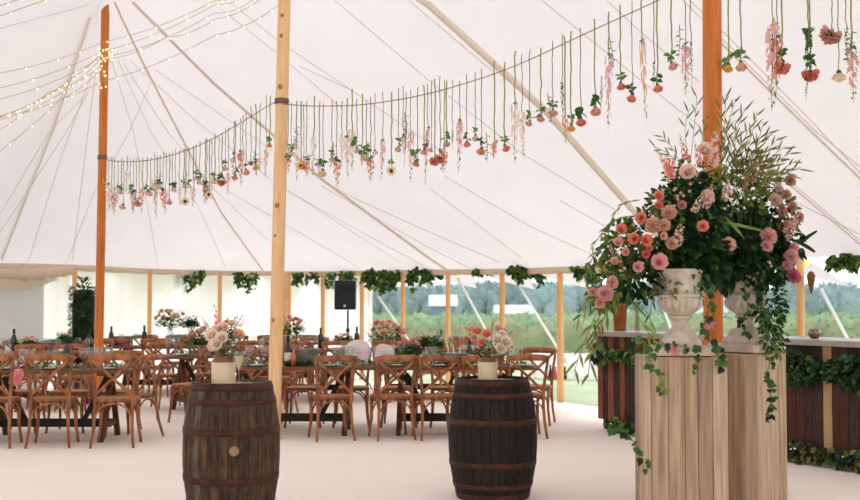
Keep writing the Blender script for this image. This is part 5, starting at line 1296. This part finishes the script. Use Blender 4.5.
# forked long leaf poking out past the pink blooms
b = MB()
for pp, w in (([(788, 238), (800, 242), (809, 236), (817, 231)], .028), ([(796, 241), (806, 246), (815, 252)], .03)):
    p3 = dens([P(x, y, 8.5) - base2 for x, y in pp], 4, False); b.tube(p3, [w * .35 * math.sin(PI * (.12 + .86 * i / len(p3))) + .004 for i in range(len(p3))], M['leaf_dark'], n=6, flat=(1, .35, 1))
b.build('forked_leaf', A2)
def ivy(name, label, pts, D, n, L, cat='ivy', kinds=('leaf', 'leaf_dark', 'leaf'), spread=.03, seed=0, group=None):
    rr = random.Random(seed); p3 = dens([P(x, y, d) for x, y, d in pts], 6, False); o = p3[0]
    root = empty(name, o, label, cat, group)
    b = MB(); b.tube([v - o for v in p3], .003, M['stem'], n=4); b.build('vine_stem', root)
    b = MB()
    for k in range(n):
        t = (k + rr.random()) / n * (len(p3) - 1); i = int(t); q = p3[i].lerp(p3[min(i + 1, len(p3) - 1)], t - i) - o
        q += Vector((rr.uniform(-spread, spread), -abs(rr.uniform(0, spread)), rr.uniform(-spread, spread)))
        s = L * rr.uniform(.6, 1.2); d = Vector((rr.uniform(-1, 1), rr.uniform(-.7, 0), rr.uniform(-1, .3)))
        mm = M[rr.choice(kinds)]
        b.leaf(q, d, (rr.uniform(-.3, .3), -1, .5), s, s * .8, mm, .1)
        d2 = d.normalized(); sd = d2.cross(Vector((0, -1, .5))).normalized()
        for g in (-1, 1): b.leaf(q + d2 * s * .1, d2 * .6 + sd * g * .8, (0, -1, .4), s * .55, s * .4, mm, .1)   # ivy side lobes
    b.build('leaves', root)
    return root
ivy('ivy_trail', 'ivy trail climbing down the pole between the urns', [(700, 280, 8.02), (711, 305, 8.0), (703, 328, 7.98), (716, 348, 7.97), (722, 366, 7.96)], 8, 30, .05, seed=1, spread=.02)
ivy('ivy_trail', 'ivy trail hanging down the cornerwise plinth face', [(754, 290, 8.42), (764, 325, 8.38), (772, 352, 8.36), (766, 378, 8.36), (772, 400, 8.36), (765, 420, 8.36)], 8, 40, .052, seed=2, spread=.018)
ivy('ivy_trail', 'ivy trail lying over the foot of the first urn beside the pink lily', [(652, 350, 7.95), (668, 345, 7.98), (684, 347, 7.98), (698, 352, 7.96), (692, 372, 7.93)], 8, 32, .042, seed=3, spread=.018)
ivy('ivy_trail', 'light green ivy trail hanging over the first plinth corner', [(636, 338, 7.9), (648, 346, 7.92), (650, 364, 7.93), (661, 380, 7.93), (660, 394, 7.93)], 8, 24, .05, kinds=('leaf', 'leaf_lime'), seed=4, spread=.02)
ivy('ivy_trail', 'ivy trail running down the edge of the second urn', [(742, 282, 8.45), (748, 310, 8.43), (738, 322, 8.43), (752, 338, 8.4)], 8, 26, .045, seed=5, spread=.015)
# pink lilies on the urn feet
root = empty('lily', P(674, 350, 7.97), 'small bright pink lily lying at the foot of the first urn', 'flower')
b = MB()
for k in range(6):
    a = k * PI / 3; b.leaf((0, 0, 0), (math.cos(a), -.6, math.sin(a)), (0, -1, 0), .055, .02, M['magenta'], .1)
b.build('petals', root); b = MB(); b.tube([(0, 0, 0), (.01, -.05, .01)], .002, M['leaf_lime'], n=5); b.build('stamen', root)
root = empty('lily', P(709, 323, 8.0), 'pink lily with pale edges hanging against the pole between the urns', 'flower')
b = MB()
for k in range(6):
    a = k * PI / 3 + .3; b.leaf((0, 0, 0), (math.cos(a), -.5, math.sin(a) - .2), (0, -1, 0), .06, .024, M['carn'] if 'carn' in M else M['magenta'], .1)
b.build('petals', root); b = MB(); b.tube([(0, 0, 0), (.01, -.05, .01)], .002, M['leaf_lime'], n=5); b.build('stamen', root)
# ============================================================ BAR
BO = Vector((cx(597, 13.5), 13.5, 0)); BA = math.atan2(-.882, .472)
BXd = Vector((math.cos(BA), math.sin(BA), 0)); BYd = Vector((-math.sin(BA), math.cos(BA), 0))
def bar_w(u, v, z): return BO + BXd * u + BYd * v + Vector((0, 0, z))
BH = 1.08
for k in range(4):
    L = 1.36; lb = ('bar counter module with a castor showing, reddish planks, beside the lawn', 'bar counter module hidden mostly behind the plinths', 'bar counter module with shade-painted planks and one pale plank', 'bar counter module with shade-painted dark planks at the picture edge')[k]
    root = empty('bar_counter', bar_w(k * 1.37, 0, 0), lb, 'bar counter', 'bar counter modules', rz=BA)
    rr = random.Random(k + 3); b = MB(); b.box((L / 2, .3, .6), (L - .03, .54, .92), M['bar_b']); b.build('carcass', root, smooth=False)
    b = MB(); x = 0; i = 0
    while x < L - .01:
        w = min(rr.uniform(.085, .125), L - x)
        mm = rr.choice([M['bar_a'], M['bar_a'], M['bar_b'], M['bar_c']] if k < 2 else [M['bar_b'], M['bar_b'], M['bar_a'], M['bar_c']])  # later modules draw more dark planks, painting the shade over that stretch
        pale = (k == 2 and .62 < x < .72)
        if pale: mm = M['bar_pale']
        b.box((x + w / 2, .012 + (.0 if not pale else .004), .12 + (BH - .12) / 2), (w - .005, .024, BH - .12), mm); x += w; i += 1
    b.build('plank_front', root, smooth=False)
    b = MB(); b.box((.012, .3, .12 + (BH - .12) / 2), (.024, .55, BH - .12), M['bar_a']); b.build('end_panel', root, smooth=False)
    for (x, y) in ((.09, .06), (L - .09, .06), (.09, .5), (L - .09, .5)):
        c = MB(); 
        vs = []; N = 18
        for yy, r_ in ((-.014, .03), (-.014, .052), (.014, .052), (.014, .03)):
            for q in range(N): vs.append((x + r_ * math.cos(2 * PI * q / N), y + yy, .054 + r_ * math.sin(2 * PI * q / N)))
        c.add(vs, [(j * N + q, j * N + (q + 1) % N, (j + 1) * N + (q + 1) % N, (j + 1) * N + q) for j in range(3) for q in range(N)], M['black'])
        c.lathe([(0, -.02), (.03, -.02), (.03, .02), (0, .02)], M['zinc'], n=12, c=(x, y, .054))
        kk = len(c.v) - 48
        for j in range(kk, len(c.v)):
            v = c.v[j]; c.v[j] = (v[0], y + (v[2] - .054), .054 + (v[1] - y))
        ca = c.build('castor', root)
        c = MB(); c.box((x, y, .112), (.06, .06, .012), M['zinc']); c.bar((x - .02, y - .02, .11), (x, y - .02, .05), .006, .03, M['zinc'], up=(0, 1, 0)); c.bar((x + .02, y + .022, .11), (x, y + .022, .05), .006, .03, M['zinc'], up=(0, 1, 0)); c.build('castor_fork', ca, smooth=False)
b = MB(); b.box((2.75, .27, BH + .03), (5.56, .66, .055), M['bar_top'])
o = b.build('worktop', loc=BO, smooth=False, bevel=.005); o.rotation_euler = (0, 0, BA); tag(o, 'long pale grey bar top running behind the urns to the picture edge', 'counter top')
BT_ = BH + .0585
# ivy along the bar front
def bar_ivy(name, u0, u1, z0, z1, n, label, kinds, L, seed):
    rr = random.Random(seed); root = empty(name, bar_w(u0, -.02, (z0 + z1) / 2), label, 'ivy garland', None, rz=BA); zc = (z0 + z1) / 2
    b = MB(); st = MB()
    st.tube([((u1 - u0) * i / 20, -.02 - .02 * math.sin(i), (z1 - z0) * .2 * math.sin(i * 1.7)) for i in range(21)], .008, M['stem'], n=5)
    for k in range(n):
        x = rr.uniform(0, u1 - u0); z = (z1 - z0) / 2 * rr.uniform(-1, 1) * (.7 + .3 * math.sin(x * 9)) ; y = -rr.uniform(.01, .09)
        d = Vector((rr.uniform(-1, 1), rr.uniform(-1, -.1), rr.uniform(-1, .5))); mm = M[rr.choice(kinds)]; s = L * rr.uniform(.6, 1.2)
        b.leaf((x, y, z), d, (rr.uniform(-.3, .3), -1, .5), s, s * .75, mm, .12)
    b.build('leaves', root); st.build('vine_stem', root)
bar_ivy('ivy_garland', .0, 1.45, .77, .99, 420, 'bright ivy garland across the reddish planks of the bar end', ('leaf', 'leaf', 'leaf_dark', 'leaf_lime'), .075, 1)
bar_ivy('ivy_garland', 2.3, 5.2, .72, 1.04, 1900, 'dense dark ivy garland under the bar top beside the second urn', ('leaf_dark', 'leaf_dark', 'leaf'), .08, 2)
bar_ivy('ivy_garland', .34, 1.1, .0, .12, 150, 'ivy garland on the floor by the bar castor', ('leaf', 'leaf_lime', 'leaf_dark'), .08, 3)
bar_ivy('ivy_garland', 2.3, 5.2, .0, .2, 1100, 'dark ivy garland along the floor under the shade-painted bar planks', ('leaf_dark', 'leaf', 'leaf_dark', 'leaf_olive'), .07, 4)
for g in sc.objects:
    if g.name.startswith('ivy_garland') and g.get('category'):
        if 'floor' in g['label']: g.location.z = .1
ivy('ivy_trail', 'ivy trail dropping from the floor garland beside the first plinth', [(612, 432, 12.6), (622, 442, 12.0), (634, 456, 11.6), (642, 466, 11.2)], 12, 0, .06, seed=7) if False else None
b = MB(); o = P(640, 440, 8.05)
ivy('ivy_trail', 'ivy trail curling round the lower edge of the first plinth', [(607, 430, 8.3), (622, 430, 8.15), (632, 440, 8.0), (640, 452, 7.95), (644, 468, 7.93)], 8, 20, .05, seed=8, spread=.02)
# items on the bar
def on_bar(px, v=.3):
    lo, hi = 0, 5.5
    for _ in range(40):
        m_ = (lo + hi) / 2
        if px_x(bar_w(m_, v, BT_)) < px: lo = m_
        else: hi = m_
    return bar_w(lo, v, BT_)
p = on_bar(620); root = empty('terracotta_pot', p, 'tall terracotta pot standing on the bar end under the cascade', 'pot')
b = MB(); b.lathe([(0, 0), (.068, 0), (.09, .29), (.1, .29), (.102, .33), (.09, .33), (.085, .28), (0, .27)], M['terracotta'], n=28, cap=False); b.build('body', root)
b = MB()
for k in range(26):
    a = k * 2.4; b.leaf((.03 * math.cos(a), .03 * math.sin(a), .28), (math.cos(a), math.sin(a), rd.uniform(.2, 1.6)), (0, 0, 1), rd.uniform(.12, .24), .03, M[rd.choice(['leaf', 'leaf_olive', 'leaf_dark'])], .35)
b.build('foliage', root)
p = on_bar(637); root = empty('glass_vase', p, 'clear cylinder vase of green stems on the bar, beside the terracotta pot', 'vase')
b = MB(); b.lathe([(0, 0), (.04, 0), (.04, .22), (.037, .22), (.037, .01), (0, .01)], M['glass'], n=20, cap=False); b.build('cylinder', root)
b = MB()
for k in range(7):
    a = k * 1.1; b.tube([(.02 * math.cos(a), .02 * math.sin(a), .01), (.03 * math.cos(a + 2), .03 * math.sin(a + 2), .34)], .004, M['stem_light'], n=5)
    b.leaf((.03 * math.cos(a + 2), .03 * math.sin(a + 2), .3), (math.cos(a), math.sin(a), .8), (0, 0, 1), .1, .03, M['leaf'])
b.build('green_stems', root)
p = on_bar(814.5, .22); root = empty('votive_holder', p, 'round mottled glass votive holder with flickering wax on the bar top', 'candle holder')
b = MB(); b.lathe([(0, 0), (.03, 0), (.052, .02), (.06, .048), (.056, .075), (.045, .09), (.042, .088), (.052, .072), (.055, .048), (.04, .012), (0, .01)], M['mercury'], n=24, cap=False); b.build('bowl', root)
b = MB(); b.lathe([(0, .03), (.042, .03), (.044, .066), (0, .07)], M['candle'], n=18); b.tube([(0, 0, .068), (0, 0, .1)], .002, M['black'], n=5); b.build('candle', root)
# carved cone hanging and little lamp
p = P(811, 271, 12.2); root = empty('carved_cone', p, 'brown carved wooden cone hanging on a thread beside the side pole', 'ornament')
b = MB(); b.lathe([(0, 0), (.025, -.01), (.042, -.05), (.04, -.1), (.022, -.17), (.008, -.235), (0, -.24)], M['heart_wood'], n=18, rf=lambda a, z: 1 + .06 * math.sin(a * 6 + z * 60)); b.build('cone', root)
b = MB(); b.tube([(0, 0, 0), (.003, 0, .135)], .002, M['wire'], n=4); b.build('thread', root)
p = P(806.2, 262.5, 12.15); root = empty('festoon_lamp', p, 'small warm lamp glowing at the head of the side pole', 'lamp')
b = MB(); b.lathe([(0, -.045), (.02, -.035), (.026, -.01), (.016, .02), (.012, .03)], M['lampglow'], n=14); b.build('globe', root)
b = MB(); b.lathe([(.013, .02), (.014, .05), (0, .052)], M['black'], n=12); b.build('cap', root)
# ============================================================ OUTSIDE
def lump_row(name, x0, x1, y, h, dpt, m, label, cat, group, seed, step=.25, slope=0):
    rr = random.Random(seed); z0 = gz(0, y) - .02; b = MB(); n = int((x1 - x0) / step)
    vs = []; K = 7
    for i in range(n + 1):
        x = (x1 - x0) * i / n; hh = h * (1 + .16 * math.sin(i * 1.7) + rr.uniform(-.12, .12))
        for k in range(K + 1):
            a = PI * k / K; vs.append((x + rr.uniform(-.05, .05), slope * x - dpt / 2 * math.cos(a) * (1 + rr.uniform(-.1, .1)), hh * math.sin(a) ** .6 + rr.uniform(-.03, .03) * h))
    b.add(vs, [(i * (K + 1) + k, i * (K + 1) + k + 1, (i + 1) * (K + 1) + k + 1, (i + 1) * (K + 1) + k) for i in range(n) for k in range(K)], m)
    for q in range(n * 14):
        i = rr.randrange(n + 1); k = rr.randrange(1, K); v = Vector(vs[i * (K + 1) + k]) + Vector((rr.uniform(-.1, .1), 0, 0)); L = h * .12
        b.leaf(v, (rr.uniform(-1, 1), rr.uniform(-1, 0), rr.uniform(0, 1)), (0, -1, 0), L, L * .6, m, .1)
    return tag(b.build(name, loc=(x0, y, z0), smooth=False), label, cat, group)
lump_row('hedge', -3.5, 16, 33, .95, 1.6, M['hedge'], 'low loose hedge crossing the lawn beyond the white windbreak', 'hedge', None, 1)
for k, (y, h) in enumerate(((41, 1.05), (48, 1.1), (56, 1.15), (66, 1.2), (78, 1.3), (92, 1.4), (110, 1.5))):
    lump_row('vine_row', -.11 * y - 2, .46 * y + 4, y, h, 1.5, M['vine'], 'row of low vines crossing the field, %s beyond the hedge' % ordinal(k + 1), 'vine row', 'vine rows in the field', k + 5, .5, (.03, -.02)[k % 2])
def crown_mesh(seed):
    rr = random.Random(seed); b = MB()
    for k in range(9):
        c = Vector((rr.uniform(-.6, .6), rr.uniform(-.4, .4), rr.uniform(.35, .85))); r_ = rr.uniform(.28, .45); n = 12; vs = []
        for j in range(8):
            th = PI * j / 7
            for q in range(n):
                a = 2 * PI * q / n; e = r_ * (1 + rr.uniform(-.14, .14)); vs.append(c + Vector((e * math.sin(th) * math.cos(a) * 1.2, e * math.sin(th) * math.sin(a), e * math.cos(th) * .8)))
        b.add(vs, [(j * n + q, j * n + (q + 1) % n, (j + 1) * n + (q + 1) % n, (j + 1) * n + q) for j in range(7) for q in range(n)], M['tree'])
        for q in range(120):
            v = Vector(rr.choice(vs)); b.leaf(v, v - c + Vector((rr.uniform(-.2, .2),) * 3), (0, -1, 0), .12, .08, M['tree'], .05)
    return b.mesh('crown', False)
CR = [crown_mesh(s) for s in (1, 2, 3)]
tr = MB(); tr.tube([(0, 0, -.1), (.01, 0, .25), (0, 0, .5)], [.05, .04, .03], M['trunk'], n=8); TRK = tr.mesh('trunk')
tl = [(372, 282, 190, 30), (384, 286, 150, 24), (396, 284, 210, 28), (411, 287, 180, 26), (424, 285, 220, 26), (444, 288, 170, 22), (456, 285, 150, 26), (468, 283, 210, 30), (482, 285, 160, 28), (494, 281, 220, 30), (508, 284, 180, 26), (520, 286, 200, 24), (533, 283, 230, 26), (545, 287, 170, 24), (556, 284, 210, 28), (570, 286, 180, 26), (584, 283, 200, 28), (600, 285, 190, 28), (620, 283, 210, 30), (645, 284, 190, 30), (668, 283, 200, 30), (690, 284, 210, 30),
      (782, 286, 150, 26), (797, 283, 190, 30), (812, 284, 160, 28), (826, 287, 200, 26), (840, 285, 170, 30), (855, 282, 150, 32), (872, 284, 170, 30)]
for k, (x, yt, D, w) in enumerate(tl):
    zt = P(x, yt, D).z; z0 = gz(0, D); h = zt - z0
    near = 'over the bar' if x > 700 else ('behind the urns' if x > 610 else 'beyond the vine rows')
    root = empty('tree', (cx(x, D), D, z0), 'tree with painted-in blue-green haze %s, %s in the tree line' % (near, ordinal(k + 1)), 'tree', 'trees beyond the field')
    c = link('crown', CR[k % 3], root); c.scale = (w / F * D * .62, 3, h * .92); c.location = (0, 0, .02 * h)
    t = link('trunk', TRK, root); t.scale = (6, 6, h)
def house(name, px, py, D, w, h, label, wallm, roofm, cat='building', ridge=.5):
    z0 = gz(0, D); zt = P(px, py, D).z; root = empty(name, (cx(px, D), D, z0), label, cat)
    H = zt - z0; b = MB(); b.box((0, 0, H * .35), (w, 4, H * .7), wallm); b.build('walls', root, smooth=False)
    b = MB(); vs = [(-w / 2 - .3, -2.4, H * .66), (w / 2 + .3, -2.4, H * .66), (w / 2 + .3, 0, H), (-w / 2 - .3, 0, H), (-w / 2 - .3, 2.4, H * .66), (w / 2 + .3, 2.4, H * .66)]
    b.add(vs, [(0, 1, 2, 3), (3, 2, 5, 4), (0, 3, 4), (1, 5, 2), (0, 4, 5, 1)], roofm); b.build('roof', root, smooth=False)
    for k in range(3):
        b = MB(); b.box((-w * .3 + w * .3 * k, -2.02, H * .36), (w * .08, .06, H * .22), M['barnwall']); b.build('window', root, smooth=False)
    return root
house('barn', 443, 295, 140, 2.9, 3, 'long pale-roofed blue barn beside the side pole', M['barnwall'], M['barnroof'])
house('house', 513, 305, 120, 3.4, 3, 'small cream house between the trees and the vines', M['render_wall'], M['barnroof'])
# white windbreak and things standing by it
pA = G(532, 22.9); pB = G(700, 21.6)
root = empty('windbreak', pA, 'long low white fabric windbreak standing on the lawn', 'windbreak')
d = pB - pA; b = MB(); nseg = 60
vs = []
for i in range(nseg + 1):
    q = d * (i / nseg) + Vector((0, .03 * math.sin(i * .9), 0)); 
    for y in (0, .02): vs += [q + Vector((0, y, -.04)), q + Vector((0, y, .46 + .006 * math.sin(i * 1.3)))]
fs = []
for i in range(nseg): 
    a = i * 4; c = a + 4; fs += [(a, c, c + 1, a + 1), (a + 2, a + 3, c + 3, c + 2), (a + 1, c + 1, c + 3, a + 3)]
b.add(vs, fs, M['white_cloth']); b.build('cloth', root)
for k in range(5):
    b = MB(); q = d * ((k + .1) / 5); b.tube([q + Vector((0, .05, -.05)), q + Vector((0, .05, .5))], .014, M['side_pine'], n=8); b.build('stake', root)
for px, y0, y1, m_, lb in ((550, 357, 366, 'leaf_dark', 'small dark green bottle-shaped skittle before the white windbreak, nearest the chairs'), (555, 355, 363, 'red_paint', 'small red skittle before the white windbreak, beside the side pole'), (555, 367, 371, 'red_paint', 'low red ball on the grass before the windbreak'), (564.5, 358, 366, 'leaf_dark', 'small dark green skittle just past the side pole'), (546, 368, 373, 'barnwall', 'tiny blue-grey skittle at the foot of the windbreak')):
    D = 22.5; p = G(px, D); h = max(.07, (y1 - y0) / F * D); ball = 'ball' in lb
    b = MB()
    if ball: b.lathe([(0, 0)] + [(.045 * math.sin(PI * i / 8), .045 - .045 * math.cos(PI * i / 8)) for i in range(1, 8)] + [(0, .09)], M[m_], n=14)
    else: b.lathe([(0, 0), (.03, 0), (.042, h * .5), (.03, h * .9), (.018, h * 1.2), (.022, h * 1.5), (0, h * 1.7)], M[m_], n=14)
    tag(b.build('garden_ball' if ball else 'garden_skittle', loc=(p.x, p.y, -.05)), lb, 'garden game')
# ------------------------------------------------------------ camera, light, view
cd = bpy.data.cameras.new('camera'); cam = bpy.data.objects.new('camera', cd); col.objects.link(cam)
cam.location = CAM; cam.rotation_euler = (PI / 2 + PITCH, 0, 0)
cd.sensor_width = 36; cd.lens = 36 * F / 860; cd.clip_end = 3000
cd.dof.use_dof = True; cd.dof.focus_distance = 10.0; cd.dof.aperture_fstop = 2.2
sc.camera = cam
w = bpy.data.worlds.new('World'); sc.world = w; w.use_nodes = True; nt = w.node_tree
bg = nt.nodes['Background']; tc = nt.nodes.new('ShaderNodeTexCoord'); sp = nt.nodes.new('ShaderNodeSeparateXYZ'); cr = nt.nodes.new('ShaderNodeValToRGB')
cr.color_ramp.elements[0].position = .0; cr.color_ramp.elements[0].color = (1.0, .98, .97, 1)
cr.color_ramp.elements[1].position = .8; cr.color_ramp.elements[1].color = (.86, .92, 1.0, 1)
nt.links.new(tc.outputs['Generated'], sp.inputs[0]); nt.links.new(sp.outputs['Z'], cr.inputs[0]); nt.links.new(cr.outputs[0], bg.inputs[0])
bg.inputs[1].default_value = 1.78
sl = bpy.data.lights.new('sun', 'SUN'); sl.energy = 1.9; sl.angle = math.radians(12); sl.color = (1, .96, .92)
so = bpy.data.objects.new('sun', sl); col.objects.link(so); so.rotation_euler = (math.radians(-42), math.radians(16), 0)
sc.view_settings.view_transform = 'Standard'; sc.view_settings.look = 'None'; sc.view_settings.gamma = 1; sc.view_settings.use_curve_mapping = False
sc.view_settings.exposure = 0.0
try:
    sc.cycles.max_bounces = 8; sc.cycles.diffuse_bounces = 5; sc.cycles.transparent_max_bounces = 24; sc.cycles.transmission_bounces = 6
    sc.cycles.use_denoising = True; sc.cycles.sample_clamp_indirect = 6
except Exception: pass
